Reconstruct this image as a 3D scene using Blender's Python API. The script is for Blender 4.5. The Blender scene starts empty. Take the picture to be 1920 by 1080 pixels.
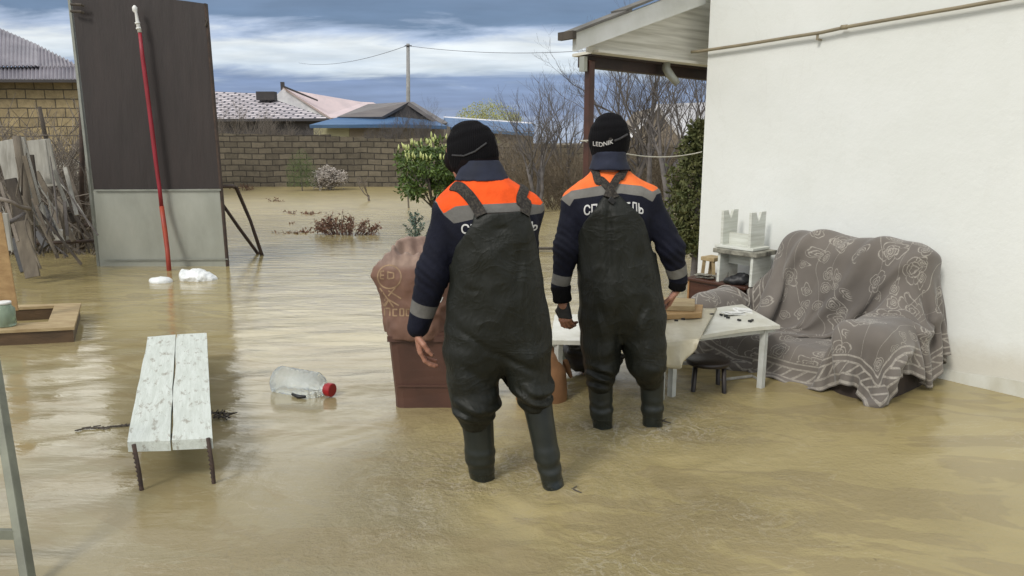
import bpy, bmesh, math, random
import numpy as np
from math import sin, cos, tan, atan, atan2, radians, pi, hypot, sqrt
from mathutils import Vector, Matrix, noise as mnoise
from mathutils.bvhtree import BVHTree

# ---------------------------------------------------------------- camera, world, sun
C = bpy.context.scene.collection
S = bpy.context.scene
TH = atan(275/1400); HC = 1.45
cam = bpy.data.cameras.new('camera'); camo = bpy.data.objects.new('camera', cam); C.objects.link(camo)
cam.sensor_width = 36; cam.lens = 36*1400/1920; cam.clip_end = 2000; cam.clip_start = .05
camo.location = (0, 0, HC); camo.rotation_euler = (pi/2-TH, 0, 0)
S.camera = camo
S.view_settings.view_transform = 'Standard'; S.view_settings.look = 'None'
S.view_settings.exposure = 0.38; S.view_settings.gamma = 1
SUN_EL, SUN_AZ = radians(42), radians(218)        # azimuth clockwise from +Y : behind left of the camera
sl = bpy.data.lights.new('sun', 'SUN'); so = bpy.data.objects.new('sun', sl); C.objects.link(so)
sl.energy = 1.5; sl.angle = radians(14); sl.color = (1, .955, .88)
sv = Vector((sin(SUN_AZ)*cos(SUN_EL), cos(SUN_AZ)*cos(SUN_EL), sin(SUN_EL)))
so.rotation_euler = sv.to_track_quat('Z', 'Y').to_euler()
W = bpy.data.worlds.new('World'); S.world = W; W.use_nodes = True
nt = W.node_tree; N = nt.nodes; L = nt.links
for n in list(N): N.remove(n)
def wn(t, **k):
    n = N.new(t)
    for a, b in k.items(): setattr(n, a, b)
    return n
out = wn('ShaderNodeOutputWorld'); bg = wn('ShaderNodeBackground'); L.new(bg.outputs[0], out.inputs[0])
bg.inputs[1].default_value = .1
sky = wn('ShaderNodeTexSky', sky_type='NISHITA', sun_disc=False, sun_elevation=SUN_EL, sun_rotation=SUN_AZ)
tc = wn('ShaderNodeTexCoord'); sx = wn('ShaderNodeSeparateXYZ'); L.new(tc.outputs['Generated'], sx.inputs[0])
def wmath(op, a, b=None, c=None):
    n = wn('ShaderNodeMath', operation=op)
    for i, v in enumerate((a, b, c)):
        if v is None: continue
        if isinstance(v, (int, float)): n.inputs[i].default_value = v
        else: L.new(v, n.inputs[i])
    return n.outputs[0]
zz = wmath('MAXIMUM', sx.outputs[2], .0)
den = wmath('ADD', zz, .10)
cx = wn('ShaderNodeCombineXYZ'); L.new(wmath('DIVIDE', sx.outputs[0], den), cx.inputs[0]); L.new(wmath('DIVIDE', sx.outputs[1], den), cx.inputs[1])
mp = wn('ShaderNodeMapping'); mp.inputs['Scale'].default_value = (.75, 1.15, 1); mp.inputs['Location'].default_value = (3.1, 1.3, 0); L.new(cx.outputs[0], mp.inputs[0])
n1 = wn('ShaderNodeTexNoise'); n1.inputs['Scale'].default_value = 1.5; n1.inputs['Detail'].default_value = 9; n1.inputs['Roughness'].default_value = .58; n1.inputs['Distortion'].default_value = .35
L.new(mp.outputs[0], n1.inputs['Vector'])
# elevation layers, broken up by the noise
lay = wmath('ADD', zz, wmath('MULTIPLY', wmath('SUBTRACT', n1.outputs[0], .5), .075))
rp = wn('ShaderNodeValToRGB'); L.new(lay, rp.inputs[0])
stops = [(0, (.40, .47, .60)), (.045, (.17, .235, .41)), (.073, (.19, .26, .44)), (.090, (.55, .62, .70)), (.118, (.78, .82, .84)),
         (.132, (.40, .48, .64)), (.145, (.13, .195, .31)), (.20, (.165, .225, .34)), (.232, (1.65, 1.64, 1.52)), (.34, (1.55, 1.53, 1.42)), (.46, (.74, .76, .78)), (.7, (.80, .82, .84)), (1, (.95, .95, .95))]
cr = rp.color_ramp
while len(cr.elements) < len(stops): cr.elements.new(.5)
for e, (p, c) in zip(cr.elements, stops): e.position = p; e.color = (*c, 1)
n2 = wn('ShaderNodeTexNoise'); n2.inputs['Scale'].default_value = 2.6; n2.inputs['Detail'].default_value = 8; L.new(mp.outputs[0], n2.inputs['Vector'])
vr = wmath('ADD', wmath('MULTIPLY', n2.outputs[0], .7), .62)
sc_ = wn('ShaderNodeVectorMath', operation='SCALE'); L.new(rp.outputs[0], sc_.inputs[0]); L.new(wmath('MULTIPLY', vr, 9.3), sc_.inputs['Scale'])
mx = wn('ShaderNodeMix', data_type='RGBA'); mx.inputs[0].default_value = .88
L.new(sky.outputs[0], mx.inputs[6]); L.new(sc_.outputs[0], mx.inputs[7]); L.new(mx.outputs[2], bg.inputs[0])

# ---------------------------------------------------------------- measuring the photograph
def ray(px, py):
    r = (px-960)/1400; u = (540-py)/1400
    return r, cos(TH)+u*sin(TH), -sin(TH)+u*cos(TH)
def atz(px, py, z=0.):
    X, Y, Z = ray(px, py); t = (z-HC)/Z; return Vector((X*t, Y*t, z))
def aty(px, py, y):
    X, Y, Z = ray(px, py); t = y/Y; return Vector((X*t, y, HC+Z*t))
def proj(p):
    x, y, z = p[0], p[1], p[2]-HC
    f = y*cos(TH)-z*sin(TH); u = y*sin(TH)+z*cos(TH)
    return 960+1400*x/f, 540-1400*u/f

# ---------------------------------------------------------------- materials
def lin(c): return tuple((v/255/12.92 if v/255 <= .04045 else ((v/255+.055)/1.055)**2.4) for v in c)
class NT:
    def __init__(s, name):
        s.m = bpy.data.materials.new(name); s.m.use_nodes = True; s.t = s.m.node_tree
        s.b = s.t.nodes['Principled BSDF']
    def n(s, typ, **k):
        x = s.t.nodes.new(typ)
        for a, b in k.items():
            if a == 'v':
                for i, v in b.items(): x.inputs[i].default_value = v
            else: setattr(x, a, b)
        return x
    def l(s, a, b): s.t.links.new(a, b)
    def math(s, op, a, b=None, c=None, clamp=False):
        x = s.n('ShaderNodeMath', operation=op, use_clamp=clamp)
        for i, v in enumerate((a, b, c)):
            if v is None: continue
            if isinstance(v, (int, float)): x.inputs[i].default_value = v
            else: s.l(v, x.inputs[i])
        return x.outputs[0]
    def co(s, kind='Object', sc=(1, 1, 1), rot=(0, 0, 0), loc=(0, 0, 0)):
        t = s.n('ShaderNodeTexCoord'); m = s.n('ShaderNodeMapping', v={'Scale': sc, 'Rotation': rot, 'Location': loc}); s.l(t.outputs[kind], m.inputs[0]); return m.outputs[0]
    def co2(s, rot, sc):
        a = s.co(rot=rot); m = s.n('ShaderNodeMapping', v={'Scale': sc}); s.l(a, m.inputs[0]); return m.outputs[0]
    def noise(s, co, sc, det=5, ro=.55, dist=0.):
        x = s.n('ShaderNodeTexNoise', v={'Scale': sc, 'Detail': det, 'Roughness': ro, 'Distortion': dist}); s.l(co, x.inputs['Vector']); return x.outputs[0]
    def ramp(s, f, st, interp='LINEAR'):
        x = s.n('ShaderNodeValToRGB'); s.l(f, x.inputs[0]); r = x.color_ramp; r.interpolation = interp
        while len(r.elements) < len(st): r.elements.new(.5)
        for e, (p, c) in zip(r.elements, st):
            e.position = p; e.color = (c, c, c, 1) if isinstance(c, (int, float)) else (*c[:3], 1)
        return x.outputs[0]
    def mix(s, f, a, b, mode='MIX'):
        x = s.n('ShaderNodeMix', data_type='RGBA', blend_type=mode)
        for i, v in ((0, f), (6, a), (7, b)):
            if isinstance(v, (int, float)): x.inputs[i].default_value = v if i == 0 else (v, v, v, 1)
            elif isinstance(v, tuple): x.inputs[i].default_value = (*v[:3], 1)
            else: s.l(v, x.inputs[i])
        return x.outputs[2]
    def bump(s, h, strength=.3, dist=.01, prev=None):
        x = s.n('ShaderNodeBump', v={'Strength': strength, 'Distance': dist}); s.l(h, x.inputs['Height'])
        if prev is not None: s.l(prev, x.inputs['Normal'])
        return x.outputs[0]
    def out(s, col=None, rough=None, normal=None, **k):
        if col is not None:
            if isinstance(col, tuple): s.b.inputs['Base Color'].default_value = (*col[:3], 1)
            else: s.l(col, s.b.inputs['Base Color'])
        if rough is not None:
            if isinstance(rough, (int, float)): s.b.inputs['Roughness'].default_value = rough
            else: s.l(rough, s.b.inputs['Roughness'])
        if normal is not None: s.l(normal, s.b.inputs['Normal'])
        for a, b in k.items(): s.b.inputs[a.replace('_', ' ')].default_value = b
        return s.m
def M(name, col, col2=None, rough=.65, sc=4, stretch=(1, 1, 1), bump=.25, bs=40, bd=.004, metallic=0., lo=.35, hi=.65, spec=.5):
    t = NT(name); c = t.co(sc=stretch)
    if col2 is None: col2 = tuple(v*.7 for v in col)
    f = t.ramp(t.noise(c, sc, 7, .6), [(lo, 0.), (hi, 1.)])
    b = t.bump(t.noise(c, bs, 5, .6), bump, bd)
    return t.out(t.mix(f, col, col2), rough, b, Metallic=metallic, Specular_IOR_Level=spec)

mt = {}
def _stain(t):
    c = t.co(); s = t.n('ShaderNodeSeparateXYZ'); t.l(c, s.inputs[0])
    h = t.math('SUBTRACT', 1., t.math('DIVIDE', t.math('ADD', s.outputs[2], t.math('MULTIPLY', t.noise(c, 3.2, 6, .65), -.34)), .16), clamp=True)
    st = t.noise(t.co(sc=(3, 3, .35)), 4.5, 6, .65); st = t.ramp(st, [(.56, 0.), (.74, 1.)])
    crack = t.ramp(t.math('ABSOLUTE', t.math('SUBTRACT', t.noise(t.co(loc=(5, 1, 2)), .55, 8, .6, 1.), .5)), [(0, 1.), (.0016, .6), (.003, 0.)])
    return h, st, crack
mt['plaster'] = (lambda t: (lambda q: t.out(t.mix(t.math('MULTIPLY', q[2], .07), t.mix(t.math('MULTIPLY', q[1], .045), t.mix(t.math('MULTIPLY', q[0], .42), t.mix(t.ramp(t.noise(t.co(), 1.3, 6, .6), [(.3, 0.), (.75, 1.)]), (.765, .785, .765), (.70, .72, .685)), (.44, .38, .26)), (.52, .50, .42)), (.45, .43, .38)), .85,
    t.bump(t.noise(t.co(), 3.5, 8, .65), .35, .02, t.bump(t.noise(t.co(), 60, 4), .15, .004))))(_stain(t)))(NT('plaster'))
mt['whitewood'] = M('whitewood', (.66, .68, .63), (.50, .51, .45), .75, 3, (1, 1, 14), .4, 12)
mt['white_soffit'] = M('white_soffit', (.72, .70, .62), (.34, .32, .25), .7, 2.2, (.6, .6, 16), .3, 14, lo=.42, hi=.8)
mt['fascia'] = M('fascia', (.78, .79, .77), (.62, .63, .58), .7, 3, bump=.2)
mt['brownpaint'] = M('brownpaint', (.075, .028, .018), (.045, .02, .014), .45, 6)
mt['beam'] = M('beam', (.038, .018, .013), (.022, .012, .01), .6, 6)
mt['roofdark'] = M('roofdark', (.10, .095, .085), (.17, .165, .15), .8, 5)
mt['oldwood'] = M('oldwood', (.20, .17, .13), (.10, .085, .068), .9, 4, (3, 3, .5), .6, 25)
mt['palewood'] = M('palewood', (.42, .41, .37), (.24, .23, .2), .85, 4, (4, 4, .5), .5, 25)
mt['darkwood'] = M('darkwood', (.045, .038, .032), (.085, .07, .055), .9, 4, (3, 3, .5), .6, 25)
mt['newwood'] = M('newwood', (.42, .27, .12), (.30, .18, .075), .7, 3, (2, 8, 8), .3, 25)
mt['framewood'] = M('framewood', (.40, .31, .17), (.28, .20, .10), .75, 3, (2, 8, 8), .3, 25)
mt['wetwood'] = M('wetwood', (.06, .036, .018), (.10, .06, .03), .5, 3, (1, 5, 5), .4, 25)
mt['cabinet'] = M('cabinet', (.085, .032, .018), (.055, .022, .013), .4, 3, (1, 1, 5), .2, 25)
mt['cabinet_side'] = M('cabinet_side', (.40, .22, .09), (.30, .16, .065), .5, 3, (1, 1, 5), .2, 25)
mt['rust'] = M('rust', (.075, .048, .036), (.035, .026, .022), .85, 14, bump=.5, bs=60)
mt['pipe'] = M('pipe', (.30, .255, .165), (.22, .19, .13), .6, 8, bump=.3)
mt['galv'] = M('galv', (.43, .44, .385), (.30, .31, .265), .36, 2.6, (1, 1, .4), .5, 1.6, .05, metallic=.30, lo=.3, hi=.7)
mt['galv_edge'] = M('galv_edge', (.33, .34, .30), (.22, .23, .2), .45, 4, metallic=.3)
mt['brownsheet'] = M('brownsheet', (.033, .024, .022), (.019, .014, .013), .6, 2.6, (2.2, 1, .35), .5, 1.8, .05, lo=.3, hi=.72)
mt['redpole'] = (lambda t: t.out(t.mix(t.ramp(t.n('ShaderNodeTexCoord').outputs['Object'] and t.noise(t.co(), 5), [(.35, 0.), (.65, 1.)]), (.30, .018, .035), (.22, .016, .022)), .5,
    t.bump(t.noise(t.co(sc=(1, 1, .3)), 30), .5, .01)))(NT('redpole'))
mt['redpole_low'] = M('redpole_low', (.36, .055, .02), (.26, .03, .02), .5, 6)
mt['whiteplastic'] = M('whiteplastic', (.78, .78, .76), (.60, .61, .58), .5, 6, bump=.2)
mt['bag'] = M('bag', (.82, .84, .84), (.66, .69, .69), .35, 8, bump=.6, bs=25, bd=.01)
mt['brownplastic'] = M('brownplastic', (.105, .048, .033), (.062, .030, .022), .5, 3, (1, 1, .7), .2, 10)
mt['tancloth'] = M('tancloth', (.30, .15, .065), (.20, .10, .045), .6, 4, bump=.4, bs=15, bd=.01)
mt['tablewhite'] = M('tablewhite', (.66, .66, .60), (.50, .49, .41), .35, 5, bump=.15)
mt['tableleg'] = M('tableleg', (.58, .60, .58), (.42, .43, .39), .4, 8, bump=.2)
mt['oilcloth'] = M('oilcloth', (.52, .48, .36), (.40, .36, .25), .35, 7, bump=.4, bs=18, bd=.01)
mt['stooldark'] = M('stooldark', (.022, .014, .012), (.012, .009, .008), .4, 8)
mt['black'] = M('black', (.012, .012, .013), (.022, .022, .024), .5, 8, bump=.4, bs=20, bd=.008)
mt['greencloth'] = M('greencloth', (.10, .14, .10), (.30, .32, .26), .8, 16)
mt['sofa'] = M('sofa', (.045, .032, .026), (.025, .018, .016), .8, 6)
mt['grimy'] = M('grimy', (.34, .33, .27), (.10, .095, .08), .85, 16, bump=.7, bs=50, bd=.01)
mt['bark'] = M('bark', (.080, .072, .068), (.15, .135, .128), .9, 8, bump=.6, bs=30)
mt['barkpale'] = M('barkpale', (.24, .205, .17), (.14, .12, .10), .9, 8, bump=.5)
mt['barkred'] = M('barkred', (.15, .085, .065), (.09, .055, .045), .9, 8, bump=.5)
mt['twigwhite'] = M('twigwhite', (.50, .46, .42), (.32, .28, .25), .9, 8, bump=.4)
mt['drybrush'] = M('drybrush', (.17, .13, .085), (.085, .07, .05), .9, 3, bump=.3)
mt['deadleaf'] = M('deadleaf', (.11, .052, .033), (.20, .11, .07), .8, 30, bump=.3)
mt['leaf'] = M('leaf', (.105, .165, .030), (.045, .085, .018), .5, 9, bump=.2)
mt['leafbud'] = M('leafbud', (.55, .58, .24), (.40, .46, .16), .6, 9, bump=.2)
mt['thuja'] = M('thuja', (.055, .075, .022), (.13, .13, .045), .75, 7, bump=.3)
mt['willow'] = M('willow', (.42, .42, .16), (.30, .32, .10), .8, 2, bump=.2)
mt['spruce'] = M('spruce', (.10, .16, .12), (.06, .10, .08), .7, 20)
mt['slate'] = (lambda t: t.out(t.mix(t.n('ShaderNodeTexBrick', v={'Scale': 1.6, 'Mortar Size': .08, 'Brick Width': .55, 'Row Height': .28, 'Color1': (.62, .57, .58, 1), 'Color2': (.50, .45, .47, 1), 'Mortar': (.10, .10, .12, 1)}).outputs[0], 0., 1., 'MIX') if False else
    (lambda br: (t.l(t.co('UV'), br.inputs[0]), br.outputs[0])[1])(t.n('ShaderNodeTexBrick', v={'Scale': 1.0, 'Mortar Size': .07, 'Brick Width': .7, 'Row Height': .34, 'Color1': (.66, .60, .62, 1), 'Color2': (.46, .42, .45, 1), 'Mortar': (.07, .07, .085, 1)})), .8))(NT('slate'))
mt['pinkroof'] = M('pinkroof', (.68, .55, .55), (.55, .46, .47), .7, .8)
mt['whiteroof'] = M('whiteroof', (.72, .72, .75), (.5, .5, .54), .7, 1.5)
mt['blueroof'] = M('blueroof', (.035, .095, .22), (.09, .17, .30), .6, 1.0, (.4, 2, 2))
mt['greyroof'] = M('greyroof', (.17, .155, .15), (.12, .11, .115), .7, 1.2, (.3, 3, 6))
mt['darkgable'] = M('darkgable', (.035, .032, .033), (.05, .045, .045), .8, 2)  # dark grey for far walls, gable, chimneys and trim
mt['yellowwall'] = M('yellowwall', (.40, .38, .24), (.30, .28, .18), .85, 2)
mt['stonegable'] = M('stonegable', (.26, .22, .17), (.18, .15, .12), .9, 1.3)
mt['concrete'] = M('concrete', (.30, .30, .29), (.22, .22, .22), .85, 4)
def brick(name, c1, c2, mo, bw, rh, ms, scale=1., dist=.06, bias=0.):
    t = NT(name); uv = t.co('UV')
    nz = t.n('ShaderNodeTexNoise', v={'Scale': 1.4, 'Detail': 4}); t.l(uv, nz.inputs['Vector'])
    sub = t.n('ShaderNodeVectorMath', operation='MULTIPLY_ADD'); t.l(nz.outputs['Color'], sub.inputs[0]); sub.inputs[1].default_value = (dist, dist, dist); t.l(uv, sub.inputs[2])
    br = t.n('ShaderNodeTexBrick', v={'Scale': scale, 'Mortar Size': ms, 'Mortar Smooth': .3, 'Brick Width': bw, 'Row Height': rh, 'Color1': (*c1, 1), 'Color2': (*c2, 1), 'Mortar': (*mo, 1), 'Bias': bias})
    t.l(sub.outputs[0], br.inputs['Vector'])
    g = t.ramp(t.noise(uv, 5, 8, .7), [(.25, .62), (.75, 1.25)])
    g2 = t.ramp(t.noise(uv, .5, 5, .6), [(.3, .75), (.7, 1.15)])
    col = t.mix(1., t.mix(1., br.outputs[0], g, 'MULTIPLY'), g2, 'MULTIPLY')
    h = t.math('ADD', t.math('MULTIPLY', br.outputs['Fac'], -1.), t.math('MULTIPLY', t.noise(uv, 14, 6), .6))
    return t.out(col, .92, t.bump(h, .9, .03))
mt['blocks'] = brick('blocks', (.17, .145, .105), (.10, .085, .062), (.04, .034, .028), .44, .185, .015, dist=.09)
mt['stoneblocks'] = brick('stoneblocks', (.34, .27, .15), (.24, .19, .11), (.09, .075, .055), .42, .20, .012, bias=-.1)

# ---------------------------------------------------------------- mesh building
class MB:
    def __init__(s): s.v = []; s.f = []; s.uv = None
    def add(s, vs, fs):
        o = len(s.v); s.v += [tuple(v) for v in vs]; s.f += [tuple(i+o for i in f) for f in fs]; return s
    def hexa(s, p):  # 8 points: 4 bottom ccw, 4 top ccw
        return s.add(p, [(3, 2, 1, 0), (4, 5, 6, 7), (0, 1, 5, 4), (1, 2, 6, 5), (2, 3, 7, 6), (3, 0, 4, 7)])
    def box(s, c, h, R=None):
        c = Vector(c); R = R or Matrix.Identity(3); P = []
        for z in (-1, 1):
            for x, y in ((-1, -1), (1, -1), (1, 1), (-1, 1)): P.append(c+R@Vector((x*h[0], y*h[1], z*h[2])))
        return s.hexa(P)
    def bar(s, a, b, w, t, up=(0, 0, 1), w2=None):      # board from a to b: w across, t along 'up'
        a = Vector(a); b = Vector(b); d = (b-a).normalized(); up = Vector(up)
        if abs(d.dot(up)) > .98: up = Vector((0, 1, 0))
        sd = d.cross(up).normalized(); u = sd.cross(d).normalized(); w2 = w2 or w; P = []
        for u_ in (-1, 1):
            P += [a-sd*w/2+u*t/2*u_, b-sd*w2/2+u*t/2*u_, b+sd*w2/2+u*t/2*u_, a+sd*w/2+u*t/2*u_]
        return s.hexa([P[0], P[3], P[2], P[1], P[4], P[7], P[6], P[5]])
    def slab(s, pts, th, n=None):
        pts = [Vector(p) for p in pts]
        n = Vector(n) if n else (pts[1]-pts[0]).cross(pts[2]-pts[0]).normalized()
        k = len(pts); v = pts+[p-n*th for p in pts]
        return s.add(v, [tuple(range(k)), tuple(range(2*k-1, k-1, -1))]+[(i, i+k, (i+1) % k+k, (i+1) % k) for i in range(k)])
    def tube(s, path, r, n=8, cap=True):
        path = [Vector(p) for p in path]; k = len(path)
        if isinstance(r, (int, float)): r = [r]*k
        o = len(s.v); ref = None
        for i, p in enumerate(path):
            d = (path[min(i+1, k-1)]-path[max(i-1, 0)]).normalized()
            if ref is None: ref = d.orthogonal().normalized()
            ref = (ref-d*ref.dot(d)).normalized(); q = d.cross(ref)
            for j in range(n):
                a = 2*pi*j/n; s.v.append(tuple(p+(ref*cos(a)+q*sin(a))*r[i]))
        for i in range(k-1):
            for j in range(n):
                j2 = (j+1) % n; s.f.append((o+i*n+j, o+i*n+j2, o+(i+1)*n+j2, o+(i+1)*n+j))
        if cap: s.f.append(tuple(o+j for j in range(n-1, -1, -1))); s.f.append(tuple(o+(k-1)*n+j for j in range(n)))
        return s
    def lathe(s, org, ax, prof, n=24):
        ax = Vector(ax).normalized(); org = Vector(org)
        return s.tube([org+ax*p[0] for p in prof], [p[1] for p in prof], n)
    def build(s, name, m, parent=None, smooth=False, bevel=0., uvf=None):
        me = bpy.data.meshes.new(name); me.from_pydata(s.v, [], s.f); me.update()
        if smooth: me.polygons.foreach_set('use_smooth', [True]*len(me.polygons))
        o = bpy.data.objects.new(name, me); C.objects.link(o)
        for x in (m if isinstance(m, (list, tuple)) else [m]): me.materials.append(mt[x] if isinstance(x, str) else x)
        if uvf:
            u = me.uv_layers.new(name='uv')
            for l in me.loops: u.data[l.index].uv = uvf(me.vertices[l.vertex_index].co)
        if parent: o.parent = parent; o.matrix_parent_inverse = parent.matrix_world.inverted() if parent.type == 'MESH' else Matrix.Translation(-parent.location)
        if bevel: b = o.modifiers.new('b', 'BEVEL'); b.width = bevel; b.segments = 2; b.limit_method = 'ANGLE'
        return o
def tag(o, label=None, cat=None, group=None, kind=None):
    if label: o['label'] = label
    if cat: o['category'] = cat
    if group: o['group'] = group
    if kind: o['kind'] = kind
    return o
def empty(name, loc, label, cat, group=None):
    o = bpy.data.objects.new(name, None); C.objects.link(o); o.location = loc; o.empty_display_size = .1
    return tag(o, label, cat, group)

# ---- implicit surfaces
def vnoise(x, y, z, seed=0):
    xi = np.floor(x).astype(np.int64); yi = np.floor(y).astype(np.int64); zi = np.floor(z).astype(np.int64)
    fx, fy, fz = x-xi, y-yi, z-zi
    fx = fx*fx*(3-2*fx); fy = fy*fy*(3-2*fy); fz = fz*fz*(3-2*fz)
    def h(i, j, k):
        n = (i*374761393+j*668265263+k*2147483647+seed*1274126177) & 0xffffffff
        n = ((n ^ (n >> 13))*1274126177) & 0xffffffff
        return ((n ^ (n >> 16)) & 0xffff)/65535.
    r = 0
    for a in (0, 1):
        for b in (0, 1):
            for c in (0, 1):
                r = r+h(xi+a, yi+b, zi+c)*(fx if a else 1-fx)*(fy if b else 1-fy)*(fz if c else 1-fz)
    return r*2-1
def smin(a, b, k):
    if k <= 0: return np.minimum(a, b)
    h = np.clip(.5+.5*(b-a)/k, 0, 1); return b*(1-h)+a*h-k*h*(1-h)
class Grid:
    def __init__(s, lo, hi, h):
        s.lo = np.array(lo, float); s.h = h; n = [int(math.ceil((b-a)/h))+1 for a, b in zip(lo, hi)]
        s.ax = [s.lo[i]+h*np.arange(n[i]) for i in range(3)]
        s.X, s.Y, s.Z = np.meshgrid(*s.ax, indexing='ij'); s.n = n
    def new(s): return np.full(s.n, 9., float)
    def sub(s, lo, hi):
        r = []
        for i in range(3):
            a = max(0, int((lo[i]-s.lo[i])/s.h)-1); b = min(s.n[i], int((hi[i]-s.lo[i])/s.h)+3); r.append(slice(a, max(a+1, b)))
        return tuple(r)
    def cap(s, D, a, b, ra, rb, k=.03, sq=(1, 1, 1)):   # tapered capsule
        a = np.array(a, float); b = np.array(b, float); m = max(ra, rb)+k+.03
        q = s.sub(np.minimum(a, b)-m, np.maximum(a, b)+m)
        X, Y, Z = (s.X[q]-a[0])/sq[0], (s.Y[q]-a[1])/sq[1], (s.Z[q]-a[2])/sq[2]; ba = (b-a)/np.array(sq); L2 = max(ba@ba, 1e-9)
        t = np.clip((X*ba[0]+Y*ba[1]+Z*ba[2])/L2, 0, 1)
        d = np.sqrt((X-t*ba[0])**2+(Y-t*ba[1])**2+(Z-t*ba[2])**2)-(ra+(rb-ra)*t)
        D[q] = smin(D[q], d, k)
    def ell(s, D, c, r, k=.02, R=None, sub=False):
        c = np.array(c, float); r = np.array(r, float); m = r.max()+k+.03; q = s.sub(c-m, c+m)
        X, Y, Z = s.X[q]-c[0], s.Y[q]-c[1], s.Z[q]-c[2]
        if R is not None: R = np.array(R); X, Y, Z = (R[0, 0]*X+R[1, 0]*Y+R[2, 0]*Z, R[0, 1]*X+R[1, 1]*Y+R[2, 1]*Z, R[0, 2]*X+R[1, 2]*Y+R[2, 2]*Z)
        e = np.sqrt((X/r[0])**2+(Y/r[1])**2+(Z/r[2])**2); d = (e-1)*r.min()
        D[q] = -smin(-D[q], d, k) if sub else smin(D[q], d, k)
    def loft(s, D, rows, k=.03, p=2.3):   # rows (z,cx,cy,rx,ry), z ascending
        A = np.array(sorted(rows)); m = k+.03
        q = s.sub((A[:, 1].min()-A[:, 3].max()-m, A[:, 2].min()-A[:, 4].max()-m, A[0, 0]-m), (A[:, 1].max()+A[:, 3].max()+m, A[:, 2].max()+A[:, 4].max()+m, A[-1, 0]+m))
        z = s.ax[2][q[2]]; I = [np.interp(z, A[:, 0], A[:, i])[None, None, :] for i in range(1, 5)]
        e = (np.abs((s.X[q]-I[0])/I[2])**p+np.abs((s.Y[q]-I[1])/I[3])**p)**(1/p)
        d = (e-1)*np.minimum(I[2], I[3]); d = np.maximum(d, np.maximum(s.Z[q]-A[-1, 0], A[0, 0]-s.Z[q]))
        D[q] = smin(D[q], d, k)
    def mesh(s, D):
        ins = D < 0; nx, ny, nz = s.n; cn = (nx-1, ny-1, nz-1)
        cnt = np.zeros(cn, np.int32); P = np.zeros(cn+(3,))
        def c(i, j, k): return (slice(i, i+nx-1), slice(j, j+ny-1), slice(k, k+nz-1))
        for ax in range(3):
            for u in (0, 1):
                for v in (0, 1):
                    o = [0, 0, 0]; oth = [i for i in range(3) if i != ax]; o[oth[0]] = u; o[oth[1]] = v; o2 = list(o); o2[ax] = 1
                    a, b = D[c(*o)], D[c(*o2)]; mk = (a < 0) != (b < 0); t = np.where(mk, a/np.where(mk, a-b, 1), 0)
                    cnt += mk
                    for i in range(3): P[..., i] += np.where(mk, (t if i == ax else o[i]), 0)
        act = cnt > 0; idx = -np.ones(cn, np.int64); idx[act] = np.arange(act.sum()); ii = np.argwhere(act)
        V = (P[act]/cnt[act][:, None]+ii)*s.h+s.lo
        F = []
        for ax in range(3):
            o2 = [0, 0, 0]; o2[ax] = 1
            a = ins[tuple(slice(0, s.n[i]-o2[i]) for i in range(3))]; b = ins[tuple(slice(o2[i], s.n[i]) for i in range(3))]
            e = np.argwhere(a != b); u, v = [(1, 2), (2, 0), (0, 1)][ax]
            e = e[(e[:, u] > 0) & (e[:, v] > 0) & (e[:, u] < s.n[u]-1) & (e[:, v] < s.n[v]-1)]
            if not len(e): continue
            def cell(du, dv):
                g = e.copy(); g[:, u] -= du; g[:, v] -= dv; return idx[g[:, 0], g[:, 1], g[:, 2]]
            Q = np.stack([cell(1, 1), cell(0, 1), cell(0, 0), cell(1, 0)], 1)
            fl = ~a[e[:, 0], e[:, 1], e[:, 2]]; Q[fl] = Q[fl][:, ::-1]; F.append(Q)
        return V, np.concatenate(F)
def smooth(V, F, it=2, lam=.5):
    for _ in range(it):
        A = np.zeros_like(V); c = np.zeros(len(V))
        for i in range(4):
            for j in (i-1, (i+1) % 4):
                np.add.at(A, F[:, i], V[F[:, j]]); np.add.at(c, F[:, i], 1)
        V = V*(1-lam)+lam*A/np.maximum(c, 1)[:, None]
    return V
def normals(V, F):
    n = np.cross(V[F[:, 2]]-V[F[:, 0]], V[F[:, 3]]-V[F[:, 1]]); A = np.zeros_like(V)
    for i in range(4): np.add.at(A, F[:, i], n)
    return A/np.maximum(np.linalg.norm(A, axis=1), 1e-12)[:, None]
def nobj(name, V, F, m, parent=None, attrs=None):
    me = bpy.data.meshes.new(name); me.from_pydata(V.tolist(), [], F.tolist()); me.update()
    me.polygons.foreach_set('use_smooth', [True]*len(me.polygons))
    o = bpy.data.objects.new(name, me); C.objects.link(o); me.materials.append(mt[m] if isinstance(m, str) else m)
    for k, a in (attrs or {}).items():
        at = me.attributes.new(k, 'FLOAT', 'POINT'); at.data.foreach_set('value', np.asarray(a, np.float32))
    if parent: o.parent = parent; o.matrix_parent_inverse = parent.matrix_world.inverted() if parent.type == 'MESH' else Matrix.Translation(-parent.location)
    return o
# ================================================================ SETTING
A0 = Vector((1.4864, 5.898, 0)); DW = Vector((.6343, -.7731, 0)); NW = Vector((-.7731, -.6343, 0)); UP = Vector((0, 0, 1))
def SB(s, b, z): return A0+DW*s+NW*b+UP*z                       # coordinates along the house wall
g = MB(); g.add([(-400, -60, -.25), (400, -60, -.25), (400, 700, -.25), (-400, 700, -.25)], [(0, 1, 2, 3)])
mt['mud'] = M('mud', (.16, .13, .08), (.11, .09, .06), .9, .5)
tag(g.build('ground', 'mud'), kind='structure')

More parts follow.
